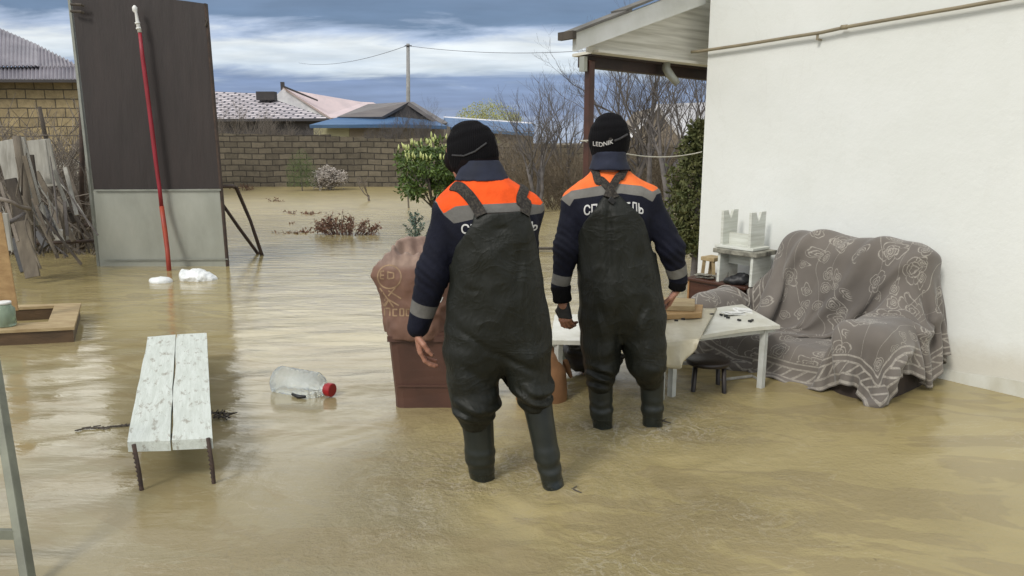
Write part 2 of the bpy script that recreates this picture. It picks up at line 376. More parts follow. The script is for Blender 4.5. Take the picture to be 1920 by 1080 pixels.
# persons' leg positions stir the water
LEGS = [(-.12, 3.05), (.185, 2.95), (.46, 3.62), (.745, 3.70)]
def axis(lo, hi, c0, c1, h, gr):
    a = list(np.arange(c0, c1, h)); st = h; x = c1
    while x < hi: a.append(x); st = min(st*gr, 4.); x += st
    a.append(hi); st = h*gr; x = c0-st; l = []
    while x > lo: l.append(x); st = min(st*gr, 4.); x -= st
    l.append(lo); return np.array(l[::-1]+a)
xs = axis(-60, 60, -3.0, 3.4, .024, 1.06); ys = axis(-6, 60, 1.7, 5.6, .022, 1.035)
X, Y = np.meshgrid(xs, ys, indexing='ij'); Zr = np.zeros_like(X)
turb = np.zeros_like(X)
for i, (lx, ly) in enumerate(LEGS):
    dx, dy = X-lx, Y-ly; dd = np.sqrt(dx*dx+dy*dy)
    wv = 1+.35*vnoise(X*3+i*9, Y*3, X*0, 3)
    turb = np.maximum(turb, np.exp(-(dd/.62)**2)*1.0)
    turb = np.maximum(turb, .8*np.exp(-((X-lx-.1)/.55)**2)*np.exp(-((Y-ly+.45)/.75)**2))
    turb = np.maximum(turb, 2.2*np.exp(-((dd-.078)/.022)**2)*(.55+.7*vnoise(X*14, Y*14, X*0, 77)))
    Zr += .0075*np.sin((dd-.03)*2*pi/.17*wv+i)*np.exp(-dd/.45)
turb = np.maximum(turb, .75*np.exp(-(((X-.75)/.95)**2+((Y-2.75)/.65)**2)))
turb = np.maximum(turb, .95*np.exp(-(((X-.05)/.85)**2+((Y-2.45)/.62)**2))); turb = np.maximum(turb, .55*np.exp(-(((X+.2)/.35)**2+((Y-3.55)/.35)**2)))
turb *= np.clip(.75+.7*vnoise(X*2.2, Y*2.2, X*0, 8), .25, 1.2)
ang = .35; u = X*cos(ang)+Y*sin(ang); v = -X*sin(ang)+Y*cos(ang)
fade = np.clip(1.3-np.abs(Y-3)/9, .1, 1)
Zr += fade*.0028*vnoise(u*1.1, v*4.2, u*0, 1)+fade*.0014*vnoise(u*3.1, v*9, u*0, 2)
Zr += fade*np.clip(1.6-np.abs(Y-2.6)/2.2, 0, 1)*(.0040*vnoise(u*3.2, v*6.5, u*0, 21)+.0085*vnoise(u*1.5+3, v*3.4, u*0, 41)+.0050*(1-2*np.abs(vnoise(u*1.3, v*3.1, u*0, 22)))*.5)
Zr += turb*(.0060*vnoise(X*7, Y*8, X*0, 4)+.0032*vnoise(X*15, Y*16, X*0, 5)+.0018*vnoise(X*30, Y*30, X*0, 6))
shade_v = np.clip((X+.9+.30*(Y-3)+.5*vnoise(X*1.1, Y*1.6, X*0, 31)+.2*vnoise(X*3.1, Y*4, X*0, 32))/.9, 0, 1); shade_v = np.maximum(shade_v, np.clip((Y-4.4+.5*vnoise(X*.8, Y*1.3, X*0, 33))/1.6, 0, 1))  # shade over the left water, stored as a mask for the base colour
nx_, ny_ = X.shape; idx = np.arange(nx_*ny_).reshape(nx_, ny_)
F = np.stack([idx[:-1, :-1].ravel(), idx[1:, :-1].ravel(), idx[1:, 1:].ravel(), idx[:-1, 1:].ravel()], 1)
t = NT('floodwater'); c = t.co()
at = t.n('ShaderNodeAttribute', attribute_name='turb').outputs['Fac']
silt_shade = t.ramp(t.noise(t.co(sc=(.55, 1.1, 1), rot=(0, 0, .35)), 1.3, 5, .55, 1.2), [(.35, 0.), (.65, 1.)])
so_ = t.n('ShaderNodeAttribute', attribute_name='silt_shade').outputs['Fac']; col = t.mix(silt_shade, (.365, .300, .140), (.305, .248, .113)); col2 = t.mix(silt_shade, (.300, .256, .145), (.250, .212, .118)); col = t.mix(so_, col2, col)  # silt swirls, plus the left-hand shade mixed into the water colour

ys_ = t.n('ShaderNodeSeparateXYZ'); t.l(c, ys_.inputs[0]); rgh = t.math('MULTIPLY_ADD', t.math('DIVIDE', t.math('SUBTRACT', ys_.outputs[1], 4.5), 14., clamp=True), .30, .025)
refl_sw = t.ramp(t.noise(t.co2((0, 0, .22), (.75, 2.1, 1)), 1.25, 5, .55, 1.7), [(.50, 0.), (.535, 1.)]); col = t.mix(t.math('MULTIPLY', refl_sw, .55), col, (.250, .198, .100))  # dark reflection patches painted into the water's base colour
h1 = t.noise(t.co(sc=(1, 3.6, 1), rot=(0, 0, .12)), 2.1, 6, .6, .6)
h2 = t.math('MULTIPLY', t.noise(c, 34, 6, .7), at)
h3 = t.noise(t.co(sc=(1, 2.2, 1)), 22, 3)
nf = t.noise(c, 5.5, 7, .62, 1.6); lines = t.ramp(t.math('ABSOLUTE', t.math('SUBTRACT', nf, .5)), [(.0, 1.), (.012, .6), (.03, 0.)])
foam = t.math('MULTIPLY', t.math('MAXIMUM', t.ramp(t.noise(c, 34, 8, .78), [(.57, 0.), (.66, 1.)]), lines), t.math('MULTIPLY', t.math('SUBTRACT', at, .25), .52, clamp=True))
drift = t.noise(t.co(sc=(1, 3.2, 1), rot=(0, 0, -.28)), 1.7, 6, .6, 1.2); dl = t.math('MULTIPLY', t.ramp(t.math('ABSOLUTE', t.math('SUBTRACT', drift, .5)), [(.0, 1.), (.004, .6), (.010, 0.)]), .16)
foam = t.math('MAXIMUM', foam, t.math('MULTIPLY', dl, t.ramp(t.noise(c, 1.3, 3), [(.48, 0.), (.6, 1.)])))
specks = t.math('MULTIPLY', t.ramp(t.noise(c, 16, 3, .6), [(.74, 0.), (.77, 1.)]), .5)
col = t.mix(foam, col, (.62, .58, .47)); col = t.mix(specks, col, (.10, .075, .045))
b = t.bump(h1, .20, .030); b = t.bump(h3, .05, .006, b); b = t.bump(h2, .75, .05, b)
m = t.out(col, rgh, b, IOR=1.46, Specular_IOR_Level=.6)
V = np.stack([X.ravel(), Y.ravel(), Zr.ravel()], 1)
tag(nobj('water', V, F, m, attrs={'turb': turb.ravel(), 'silt_shade': shade_v.ravel()}), kind='structure')

# ---------------------------------------------------------------- white house with small porch
house = empty('white_house', A0, 'white plastered house wall filling the right side, with a small porch roof', 'house')
w = MB(); Pf = [SB(0, 0, -.3), SB(6, 0, -.3), SB(6, -5, -.3), SB(0, -5, -.3)]
w.hexa([Pf[3], Pf[2], Pf[1], Pf[0]]+[p+UP*3.7 for p in (Pf[3], Pf[2], Pf[1], Pf[0])][0:4]); w.build('wall', 'plaster', house)
mt['plinth'] = M('plinth', (.66, .67, .62), (.52, .51, .43), .85, 5, (1, 1, .5), bump=.4, bs=30)
w = MB(); zb = lambda s: .075+.012*sin(s*3.1)+.008*sin(s*9.)
for i in range(30):
    s0, s1 = i*.2, (i+1)*.2
    w.slab([SB(s0, .006, -.28), SB(s1, .006, -.28), SB(s1, .006, zb(s1)), SB(s0, .006, zb(s0))], .004, NW)
w.build('plinth_band', 'plinth', house)
w = MB(); w.slab([SB(-.6, .5, 3.2), SB(6.5, .5, 3.2), SB(6.5, -5.4, 4.6), SB(-.6, -5.4, 4.6)], .05); w.build('roof', 'roofdark', house)
# porch: rake and gable infill lie in one plane running out from the house corner; roof slopes down to the post
b0, z0 = 1.36, 2.03; zr = 2.62                      # outer eave, height at the wall corner
def PS(b, z, s=0.): return SB(s, b, z)
w = MB(); w.slab([PS(1.33, 2.145, -.06), PS(1.33, 2.03, -.06), PS(-.02, 2.47, -.06), PS(-.02, 2.62, -.06)], .035, DW); w.build('fascia_board', 'fascia', house)
w = MB(); w.slab([PS(1.12, 2.05, -.16), PS(-.6, 2.035, -.16), PS(-.6, 2.69, -.16), PS(1.12, 2.125, -.16)], .02, DW)
for k in range(6):                                  # cover strips of the boarding
    bb = 1.05-k*.19; zt = 2.065+(1.25-bb)/1.30*.42
w.build('gable_boarding', 'white_soffit', house)
w = MB(); w.slab([PS(1.08, 2.045, -.10), PS(-.6, 2.03, -.10), PS(-.6, 2.03, -.42), PS(1.02, 2.045, -.42)], .02, -UP); w.build('ceiling', 'white_soffit', house)
w = MB(); w.bar(PS(1.045, 2.0, -.30), PS(-.6, 1.98, -.30), .07, .075); w.bar(PS(1.045, 2.045, -.22), PS(-.6, 2.025, -.22), .03, .025)
w.build('tie_beam', 'beam', house)
w = MB(); n_ = 26                                   # corrugated sheets
top = []; 
for i in range(n_+1):
    b_ = 1.375-i*(1.56/n_); z_ = 2.15+(1.375-b_)*.360
    top.append((b_, z_))
for k, (a, e, dz) in enumerate(((0, 9, 0), (8, 18, .012), (17, 26, .024))):
    w.slab([PS(top[a][0], top[a][1]+dz, -.03), PS(top[e][0], top[e][1]+dz, -.03), PS(top[e][0], top[e][1]+dz, -.17), PS(top[a][0], top[a][1]+dz, -.17)], .016)
rf = w.build('porch_roof', 'roofdark', house)
w = MB(); w.bar(PS(1.385, 2.125, -.02), PS(1.385, 2.125, -.16), .035, .05); w.build('gutter', 'darkwood', house)
w = MB(); w.bar(PS(1.0, 2.01, -.26), PS(1.0, -.3, -.26), .055, .055, up=NW); w.build('post', 'brownpaint', house, bevel=.008)
w = MB(); w.bar(PS(1.065, 2.03, -.26), PS(1.065, 1.93, -.26), .05, .03, up=NW); w.build('bracket', 'galv', house)
q = aty(1249, 128, 5.9); w = MB(); w.tube([q+UP*.08, q, aty(1256, 140, 5.88), aty(1270, 157, 5.86)], [.028, .032, .032, .026], 12); w.build('downpipe', 'galv_edge', house, smooth=True)
def wallpt(px, py, b=0.):
    X_, Y_, Z_ = ray(px, py); O = A0+NW*b; det = X_*(-DW.y)+Y_*DW.x; t_ = (O.x*(-DW.y)+O.y*DW.x)/det
    return Vector((X_*t_, Y_*t_, HC+Z_*t_))
# gas pipe
pp = empty('wall_pipe', wallpt(1600, 50), 'beige painted gas pipe running along the white house wall', 'pipe')
path = [wallpt(x, y, .045) for x, y in ((1312, 96), (1400, 83), (1480, 70), (1540, 61), (1590, 50), (1700, 31), (1800, 14), (1900, -4), (1990, -20))]
w = MB(); w.tube([SB(-.12, .045, path[0].z)]+path, .0115, 10); w.build('pipe', 'pipe', pp, smooth=True)
w = MB()
for x, y in ((1583, 51),):
    p = wallpt(x, y, .045); w.tube([p-DW*.02, p+DW*.02], .0155, 12)
w.build('coupling', 'pipe', pp, smooth=True)
for x, y in ((1533, 66),):
    p = wallpt(x, y, .045); w = MB(); w.bar(p-UP*.025, p-UP*.025-NW*.05, .018, .008); w.bar(p+UP*.02, p-UP*.03, .018, .004, up=NW); w.build('clamp', 'pipe', pp)
# clothes line
w = MB(); a = aty(1097, 265, 5.43); b_ = SB(.0, .02, 1.37); 
k = 16; w.tube([a.lerp(b_, i/k)-UP*(.07*4*(i/k)*(1-i/k)) for i in range(k+1)], .0045, 5)
w.tube([a+Vector((.03*cos(v_), .03*sin(v_)-.0, .006*v_/6)) for v_ in np.linspace(0, 6.2, 10)], .005, 5)
mt['rope'] = M('rope', (.55, .53, .45)); tag(w.build('clothes_line', 'rope'), 'thin pale clothes line strung from the brown porch post to the house corner', 'rope')

# ---------------------------------------------------------------- boundary wall and houses far behind
def face_uv(p): return (p.x, p.z)
tops = [(380, 250), (445, 252), (560, 254), (600, 253), (700, 260), (830, 262), (930, 268), (1100, 272), (1330, 272)]
yw = 24.5; ptl = []
for i in range(len(tops)-1):
    (x0, y0), (x1, y1) = tops[i:i+2]
    for j in range(6):
        f = j/6; ptl.append((x0+(x1-x0)*f, y0+(y1-y0)*f+random.Random(i*7+j).uniform(-1.5, 1.5)))
ptl.append(tops[-1]); w = MB()
for (x0, y0), (x1, y1) in zip(ptl[:-1], ptl[1:]):
    a, b_ = aty(x0, y0, yw), aty(x1, y1, yw); zt = a.z
    w.hexa([(a.x, yw, -.3), (b_.x, yw, -.3), (b_.x, yw+.3, -.3), (a.x, yw+.3, -.3), (a.x, yw, zt), (b_.x, yw, zt), (b_.x, yw+.3, zt), (a.x, yw+.3, zt)])
tag(w.build('block_wall', 'blocks', uvf=face_uv), 'long low boundary wall of weathered brown blocks behind the flooded garden', 'wall')

def wall_poly(mb, pts, y, depth):        # solid whose front outline is measured at distance y
    P = [aty(px, py, y) for px, py in pts]; k = len(P)
    return mb.slab(P, depth, (0, -1, 0))
def hs(name, label, y, parts):
    e = empty(name, aty(parts[0][2][0][0], 340, y), label, 'house')
    for pn, m_, pts, dy, dep in parts:
        w = MB(); wall_poly(w, pts, y+dy, dep); o = w.build(pn, m_, e, uvf=face_uv)
    return e
def roofq(e, pn, m_, pts, th=.15):       # roof plane: (px,py,y) corners
    w = MB(); P = [aty(*p) for p in pts]; n = (P[1]-P[0]).cross(P[2]-P[0]).normalized(); n = n if n.z > 0 else -n
    w.slab(P, th, n); A_, B_ = P[0], (P[1]-P[0]).normalized(); Cx = (P[-1]-P[0]); Cx = (Cx-B_*Cx.dot(B_)).normalized()
    return w.build(pn, m_, e, uvf=lambda q: ((q-A_).dot(B_), (q-A_).dot(Cx)))
e = hs('slate_roof_house', 'low house with a snowy grey tiled hip roof left of the pink gable', 44, [('wall', 'darkgable', [(380, 222), (606, 222), (590, 262), (380, 262)], 0, 7)])
roofq(e, 'roof', 'slate', [(370, 223, 43.5), (618, 222, 43.5), (482, 175, 49), (370, 170, 49)])
w = MB(); p = aty(500, 180, 47); w.box(p, (.55, .3, .25)); w.build('chimney', 'darkgable', e)
e = hs('pink_roof_house', 'house with a pale gable and a pinkish sheet roof in the distance', 56, [('wall', 'whiteroof', [(478, 215), (531, 166), (612, 216), (612, 262), (478, 262)], 0, 7)])
roofq(e, 'roof', 'pinkroof', [(531, 163, 55.7), (620, 221, 55.7), (760, 222, 60), (700, 192, 60), (586, 187, 58)])
roofq(e, 'roof', 'darkgable', [(531, 160, 55.6), (531, 164, 55.6), (596, 190, 55.6), (596, 187, 55.6)], .1)
w = MB(); p = aty(530, 163, 57); w.box(p, (.12, .12, .35)); w.build('chimney', 'darkgable', e)
e = hs('blue_eaved_shed', 'yellow block shed with ribbed brown gable roof and blue eaves behind the wall', 34, [
    ('wall', 'yellowwall', [(588, 234), (655, 231), (655, 262), (588, 262)], 0, 4), ('wall', 'stonegable', [(655.5, 231), (832, 235), (832, 268), (655.5, 268)], .02, 4),
    ('gable', 'darkgable', [(712, 219), (765, 193), (822, 231), (712, 231)], .3, 3)])
roofq(e, 'roof', 'greyroof', [(632, 219, 34.2), (716, 219, 33.9), (767, 191, 34.3), (690, 195, 37)])
roofq(e, 'roof', 'greyroof', [(767, 191, 34.1), (828, 232, 34.1), (840, 230, 37), (775, 191, 37)])
roofq(e, 'lower_roof', 'blueroof', [(580, 234, 33.4), (756, 233, 33.2), (745, 219, 34.3), (636, 219, 34.3)])
roofq(e, 'lower_roof', 'blueroof', [(756, 233, 33.2), (838, 236, 33.2), (815, 226, 34.3), (745, 219, 34.3)])
e = hs('blue_roof_shed', 'shed with a bright blue sheet roof behind the left rescuer', 38, [('wall', 'stonegable', [(850, 240), (1000, 246), (1000, 275), (850, 275)], 0, 4)])
roofq(e, 'roof', 'blueroof', [(842, 238, 37.6), (1002, 250, 37.6), (1000, 232, 41), (832, 220, 41)])
roofq(e, 'roof', 'whiteroof', [(832, 220.5, 40.9), (1000, 232.5, 40.9), (1000, 230, 41.4), (832, 218, 41.4)], .1)
e = hs('stone_gable_house', 'tall stone gabled house with whitish roof behind the bare trees', 32, [('wall', 'stonegable', [(1178, 262), (1232, 200), (1278, 262), (1278, 300), (1178, 300)], 0, 6)])
roofq(e, 'roof', 'whiteroof', [(1232, 195, 31.8), (1283, 262, 31.8), (1420, 262, 35), (1370, 190, 35)])
roofq(e, 'roof', 'whiteroof', [(1232, 195, 31.8), (1172, 262, 31.8), (1176, 259, 33), (1236, 193, 33)])

# left building
e = hs('stone_block_house', 'yellowish stone block house with a corrugated hip roof at the far left', 17, [('wall', 'stoneblocks', [(-260, 149), (149, 151), (149, 300), (-260, 300)], 0, 5)])
def corr(e, pts, nr, amp, m_):           # corrugated roof plane between lower edge a-b and upper edge d-c
    a, b_, c_, d_ = [aty(*p) for p in pts]; w = MB(); n = (b_-a).cross(d_-a).normalized()
    k = nr*4; rows = []
    for i in range(k+1):
        f = i/k; off = n*amp*sin(f*nr*2*pi); rows.append((a.lerp(b_, f)+off, d_.lerp(c_, f)+off))
    vs = [r[0] for r in rows]+[r[1] for r in rows]+[r[0]-n*.03 for r in rows]+[r[1]-n*.03 for r in rows]; K = k+1
    fs = [(i, i+1, K+i+1, K+i) for i in range(k)]+[(2*K+i+1, 2*K+i, 3*K+i, 3*K+i+1) for i in range(k)]+[(2*K+i, 2*K+i+1, i+1, i) for i in range(k)]
    w.add(vs, fs); return w.build('roof', m_, e)
mt['corrmetal'] = M('corrmetal', (.36, .34, .37), (.25, .24, .27), .5, 2, metallic=.3)
corr(e, [(-260, 149, 16.7), (146, 149, 16.7), (146, 124, 17.4), (-260, 124, 17.4)], 56, .028, 'corrmetal')
corr(e, [(-260, 125.5, 17.2), (72, 123, 17.2), (72, 84, 19.4), (-260, -60, 19.4)], 44, .028, 'corrmetal')
corr(e, [(71, 125, 17.3), (146, 125, 17.3), (140, 119, 17.6), (71, 84, 19.4)], 10, .028, 'corrmetal')
w = MB(); w.bar(aty(-260, 151, 16.66), aty(147, 152, 16.66), .05, .06); w.build('eave_board', 'darkgable', e)

# utility pole and wires
pe = empty('utility_pole', aty(766, 330, 46), 'tall thin grey utility pole rising behind the brown gable roof', 'utility pole')
w = MB(); w.tube([aty(766, 330, 46), aty(765, 82, 46)], [.15, .10], 10); w.build('pole', 'concrete', pe, smooth=True)
w = MB(); w.bar(aty(759, 86, 45.9), aty(772, 86, 45.9), .06, .06); w.build('crossarm', 'darkgable', pe)
for i, (a, b_, s_) in enumerate((((765, 86, 46), (1180, 88, 40), .35), ((762, 86, 46), (560, 118, 75), .5))):
    a, b_ = aty(*a), aty(*b_); w = MB(); w.tube([a.lerp(b_, k/14)-UP*(s_*4*(k/14)*(1-k/14)) for k in range(15)], .016, 4)
    mt['wire'] = M('wire', (.10, .10, .12)); tag(w.build('power_line', 'wire'), ['power line running right from the pole top toward the porch roof', 'power line running left from the pole top into the distance'][i], 'wire', 'power lines on the pole')
# ---------------------------------------------------------------- plants
def grow(mb, rnd, p, d, L_, r, lvl, tips, spread=.6, seg=3, up=.12, kink=.16, nb=(2, 4), ratio=.66, sides=None):
    p = Vector(p); d = Vector(d).normalized(); pts = [p]; rs = [r]; n = sides or (3 if r < .012 else 5)
    for i in range(seg):
        d = (d+Vector((rnd.gauss(0, kink), rnd.gauss(0, kink), rnd.gauss(0, kink)+up*.5))).normalized()
        p = p+d*L_/seg; pts.append(p); rs.append(max(r*(1-.45*(i+1)/seg), .0015))
        if lvl > 0 and i < seg-1 and rnd.random() < .85:
            dd = (d+Vector((rnd.gauss(0, spread), rnd.gauss(0, spread), rnd.gauss(0, spread*.5)+up))).normalized()
            grow(mb, rnd, p, dd, L_*ratio*rnd.uniform(.6, 1), rs[-1]*.6, lvl-1, tips, spread, seg, up, kink, nb, ratio)
    mb.tube(pts, rs, n, cap=False)
    if lvl > 0:
        for _ in range(rnd.randint(*nb)):
            dd = (d+Vector((rnd.gauss(0, spread), rnd.gauss(0, spread), rnd.gauss(0, spread*.5)+up))).normalized()
            grow(mb, rnd, p, dd, L_*ratio*rnd.uniform(.7, 1.05), rs[-1]*.75, lvl-1, tips, spread, seg, up, kink, nb, ratio)
    else: tips.append((p, d))
def bare(name, label, cat, base, h, r, seed, m_, lvl=4, lean=(0, 0, 1), spread=.5, up=.15, group=None, nb=(2, 3), trunkf=.3, nst=1, ratio=.68):
    rnd = random.Random(seed); base = Vector(base); e = empty(name, base, label, cat, group)
    t_ = MB(); b_ = MB(); tips = []
    for s in range(nst):
        ld = Vector(lean)+(Vector((rnd.gauss(0, .35), rnd.gauss(0, .35), 0)) if nst > 1 else Vector((0, 0, 0)))
        L_ = h*trunkf; d = ld.normalized(); top = base+d*L_
        t_.tube([base-UP*.3, base, base.lerp(top, .5)+Vector((rnd.gauss(0, .02)*h*.4, 0, 0)), top], [r*1.15, r, r*.9, r*.8], 7)
        for k in range(rnd.randint(3, 4)):
            dd = (d+Vector((rnd.gauss(0, spread), rnd.gauss(0, spread), .25))).normalized()
            grow(b_, rnd, top-d*L_*.12*k, dd, h*.30*rnd.uniform(.8, 1.1), r*.55, lvl-1, tips, spread, 3, up, .14, nb, ratio)
    t_.build('trunk', m_, e, smooth=True); b_.build('branches', m_, e, smooth=True); return e, tips
# bare orchard trees on the right, standing in the water before the block wall
tr = [((1010, 352), 3.1, 15.5, 3, 'bark', 'bushy bare tree with many upright twigs left of the porch post'),
      ((1075, 345), 3.3, 19.5, 11, 'bark', 'bare tree whose twigs meet the porch post from behind'),
      ((1150, 350), 4.6, 17.5, 23, 'bark', 'bare tree leaning over right behind the hat of the right rescuer'),
      ((1215, 352), 4.7, 15.5, 31, 'bark', 'tall bare tree with dark trunk in front of the stone gable'),
      ((1290, 348), 4.4, 17, 47, 'bark', 'bare tree mostly hidden behind the white house corner'),
      ((1185, 350), 3.9, 16.5, 91, 'bark', 'thin bare tree with fine twigs just right of the right rescuer hat'), ((1255, 350), 4.0, 14.5, 97, 'bark', 'thin bare tree with fine twigs under the porch downpipe'),
      ((975, 345), 2.3, 20, 53, 'barkpale', 'pale small bare tree in front of the blue shed roof')]
for (px, py), h, y, sd, m_, lb in tr:
    p = aty(px, py, y); bare('bare_tree', lb, 'tree', (p.x, y, 0), h, .036+.010*(h-2.5), sd, m_, 5 if h > 4 else 4, nb=(2, 3), group='bare garden trees', up=.2, nst=1 if h > 4 else 3, spread=.55)
# farther bare trees and bushes beyond the wall
for (px, py), h, y, sd, lb, nst in [((430, 262), 3.4, 27, 61, 'thin bare bush rising over the wall beside the brown panel', 3), ((505, 262), 2.5, 27, 67, 'bare bush poking over the wall in front of the snowy tiled roof', 3),
        ((575, 262), 2.2, 28, 71, 'small bare bush over the wall left of the yellow block shed', 3), ((735, 262), 2.6, 28, 73, 'bare bush over the wall in front of the shed gable', 2), ((800, 262), 3.0, 29, 79, 'bare bush over the wall right of the shed gable', 3), ((700, 262), 2.0, 27, 83, 'low bare bush over the wall below the blue eaves', 2)]:
    p = aty(px, py, y); bare('bare_bush', lb, 'bush', (p.x, y, 0), h, .035, sd, 'barkpale' if px < 520 else 'bark', 4, group='bare bushes beyond the wall', nst=nst+3, up=.22, nb=(2, 4))
# young trees standing in the flood
p = atz(692, 377); e, _ = bare('sapling', 'leafless forked sapling standing in the flood left of the green shrub', 'tree', p, 1.25, .03, 5, 'barkpale', 3, spread=.7, trunkf=.10)
p = atz(855, 350); 
p = atz(620, 356); e, tips = bare('white_twig_shrub', 'pale twiggy shrub standing in the flood below the middle of the block wall', 'shrub', p, 1.0, .016, 9, 'twigwhite', 4, spread=.8, nst=7, trunkf=.05)
rnd = random.Random(4); w = MB()
for tp, d in tips:
    for k in range(2):
        a = tp+Vector((rnd.gauss(0, .05), rnd.gauss(0, .05), rnd.gauss(0, .04))); R = Matrix.Rotation(rnd.random()*6, 3, 'Z')@Matrix.Rotation(rnd.random()*3, 3, 'X'); w.box(a, (.022, .014, .004), R)
w.build('dry_leaves', 'twigwhite', e)
def leafy(mb, rnd, p, n, R_, sz, flat=.5, down=0.):
    for _ in range(n):
        d = Vector((rnd.gauss(0, 1), rnd.gauss(0, 1), rnd.gauss(0, .8)-down)).normalized(); a = Vector(p)+d*R_*rnd.uniform(.1, 1)
        ax = (d+Vector((rnd.gauss(0, .5), rnd.gauss(0, .5), rnd.gauss(0, .5)))).normalized(); s_ = ax.orthogonal().normalized(); s_ = Matrix.Rotation(rnd.random()*6.28, 3, ax)@s_
        l = sz*rnd.uniform(.7, 1.3); wd = l*.22; nn = ax.cross(s_)
        mb.add([a, a+ax*l*.5+s_*wd+nn*l*.04, a+ax*l+nn*l*-.05, a+ax*l*.5-s_*wd+nn*l*.04], [(0, 1, 2, 3)])
# evergreen shrub with pale buds
b0_ = aty(812, 398, 13.2); b0_.z = 0; e = empty('evergreen_shrub', b0_, 'leafy green shrub with whitish bud spikes left of the left rescuer', 'shrub')
rnd = random.Random(21); tr_ = MB(); lf = MB(); bd = MB(); cen = aty(806, 322, 13.2)
for k in range(46):
    a = rnd.uniform(0, 2*pi); rr = sqrt(rnd.random()); q = cen+Vector((cos(a)*rr*.52, sin(a)*rr*.45, rnd.uniform(-.42, .5)*(1-.35*rr)))
    if k % 3 == 0: tr_.tube([b0_+UP*.3, b0_.lerp(q, .6)+Vector((rnd.gauss(0, .04), 0, .1)), q], [.02, .012, .006], 5)
    leafy(lf, rnd, q, 74, .18, .092, down=.45)
    if q.z > cen.z-.1 and rnd.random() < .85:
        for _ in range(3):
            s_ = q+Vector((rnd.gauss(0, .07), rnd.gauss(0, .07), .10+rnd.uniform(0, .08))); bd = MB(); bd.tube([s_, s_+Vector((rnd.gauss(0, .01), 0, .045)), s_+Vector((rnd.gauss(0, .02), 0, .10))], [.016, .018, .005], 5); bd.build('bud', 'leafbud', e, smooth=True)
tr_.tube([b0_-UP*.3, b0_, b0_+UP*.5], [.03, .028, .022], 7)
tr_.build('trunk', 'bark', e, smooth=True); lf.build('crown', 'leaf', e)
w = MB(); p = atz(767, 390); w.tube([p-UP*.2, aty(763, 340, p.y)], .02, 6); tag(w.build('garden_stake', 'oldwood'), 'thin wooden stake standing in the water beside the green shrub', 'stake')
# thuja at house corner
b0_ = SB(-1.4, .15, 0); bx_, by_ = proj(b0_)
b0_ = aty(1300, 560, 7.6); b0_.z = 0
e = empty('thuja', b0_, 'dark evergreen thuja growing against the house corner', 'tree'); rnd = random.Random(8); lf = MB(); tr_ = MB()
tr_.tube([b0_-UP*.3, b0_, b0_+UP*1.5], [.05, .045, .015], 7)
for k in range(900):
    z_ = rnd.uniform(.30, 1.62); prof = .30*min(1, (1.70-z_)*1.35+.12)*min(1, (z_-.1)*2.2); a = rnd.uniform(0, 2*pi); rr = prof*sqrt(rnd.uniform(.1, 1))
    wob = 1+.22*sin(a*3+z_*9); q = b0_+Vector((cos(a)*rr*wob, sin(a)*rr*wob, z_))
    leafy(lf, rnd, q, 9, .05, .055, down=-.3)
tr_.build('trunk', 'bark', e, smooth=True); lf.build('crown', 'thuja', e)
# small spruce top and willow
b0_ = atz(780, 474); e = empty('spruce_seedling', b0_, 'bluish top of a small spruce sticking out of the water behind the bin', 'plant'); w = MB(); lf = MB(); rnd = random.Random(3)
h_ = aty(778, 404, b0_.y).z; w.tube([b0_-UP*.2, b0_+UP*h_], [.014, .005], 5)
for k in range(11):
    z_ = h_*(.12+.08*k); a = k*2.4; ln = .17*(1-.055*k); q = b0_+Vector((cos(a)*ln, sin(a)*ln, z_+ln*1.1)); w.tube([b0_+UP*z_, q], [.006, .003], 4)
    for j in range(16): leafy(lf, rnd, (b0_+UP*z_).lerp(q, j/15), 5, .018, .032)
w.build('trunk', 'bark', e); lf.build('needles', 'spruce', e)
for (px, py), hgt, y, wd, sd, lb in [((915, 225), 4.1, 50, 2.2, 5, 'yellow green willow crown above the blue roof'), ((900, 262), 1.9, 29, .8, 6, 'small yellow green bush below the blue roof behind the left rescuer'), ((565, 325), 1.25, 22.5, .45, 7, 'greenish climbing bush against the middle of the block wall')]:
    b0_ = aty(px, py, y); b0_.z = 0; e = empty('willow' if sd == 5 else 'bush', b0_, lb, 'tree' if sd == 5 else 'bush'); rnd = random.Random(sd); lf = MB(); w = MB()
    w.tube([b0_-UP*.3, b0_+UP*hgt*.6], [wd*.05, wd*.02], 6)
    for k in range(1500):
        a = rnd.uniform(0, 2*pi); rr = wd*sqrt(rnd.random()); z_ = hgt*(.45 if sd < 7 else .1)+rnd.random()*hgt*(.55 if sd < 7 else .9)*(1-.5*(rr/wd)**2)
        leafy(lf, rnd, b0_+Vector((cos(a)*rr, sin(a)*rr*.6, z_)), 4, wd*.09, wd*.055)
    w.build('trunk', 'bark', e); lf.build('crown', 'willow' if sd < 7 else 'leaf', e)
# brush thickets
def thicket(name, label, x0, x1, y, y2, hmax, n, m_, seed):
    rnd = random.Random(seed); w = MB(); a, b_ = aty(x0, 340, y).x, aty(x1, 340, y).x
    for k in range(n):
        x = rnd.uniform(a, b_); yy = rnd.uniform(y, y2); d = Vector((rnd.gauss(0, .45), rnd.gauss(0, .3), 1)).normalized(); h = hmax*rnd.uniform(.35, 1); p = Vector((x*yy/y, yy, -.1)); pts = [p]
        for i in range(4):
            d = (d+Vector((rnd.gauss(0, .28), rnd.gauss(0, .2), rnd.gauss(0, .15)-.05*i))).normalized(); p = p+d*h/4; pts.append(p)
            if i and rnd.random() < .9:
                for _ in range(2):
                    dd = (d+Vector((rnd.gauss(0, .7), rnd.gauss(0, .5), rnd.gauss(0, .4)))).normalized(); w.tube([p, p+dd*h*.14, p+dd*h*.25+UP*rnd.gauss(.02, .04)], [.005, .004, .003], 3, cap=False)
        w.tube(pts, [.012, .010, .008, .006, .004], 3, cap=False)
    return tag(w.build(name, m_), label, 'thicket', kind='stuff')
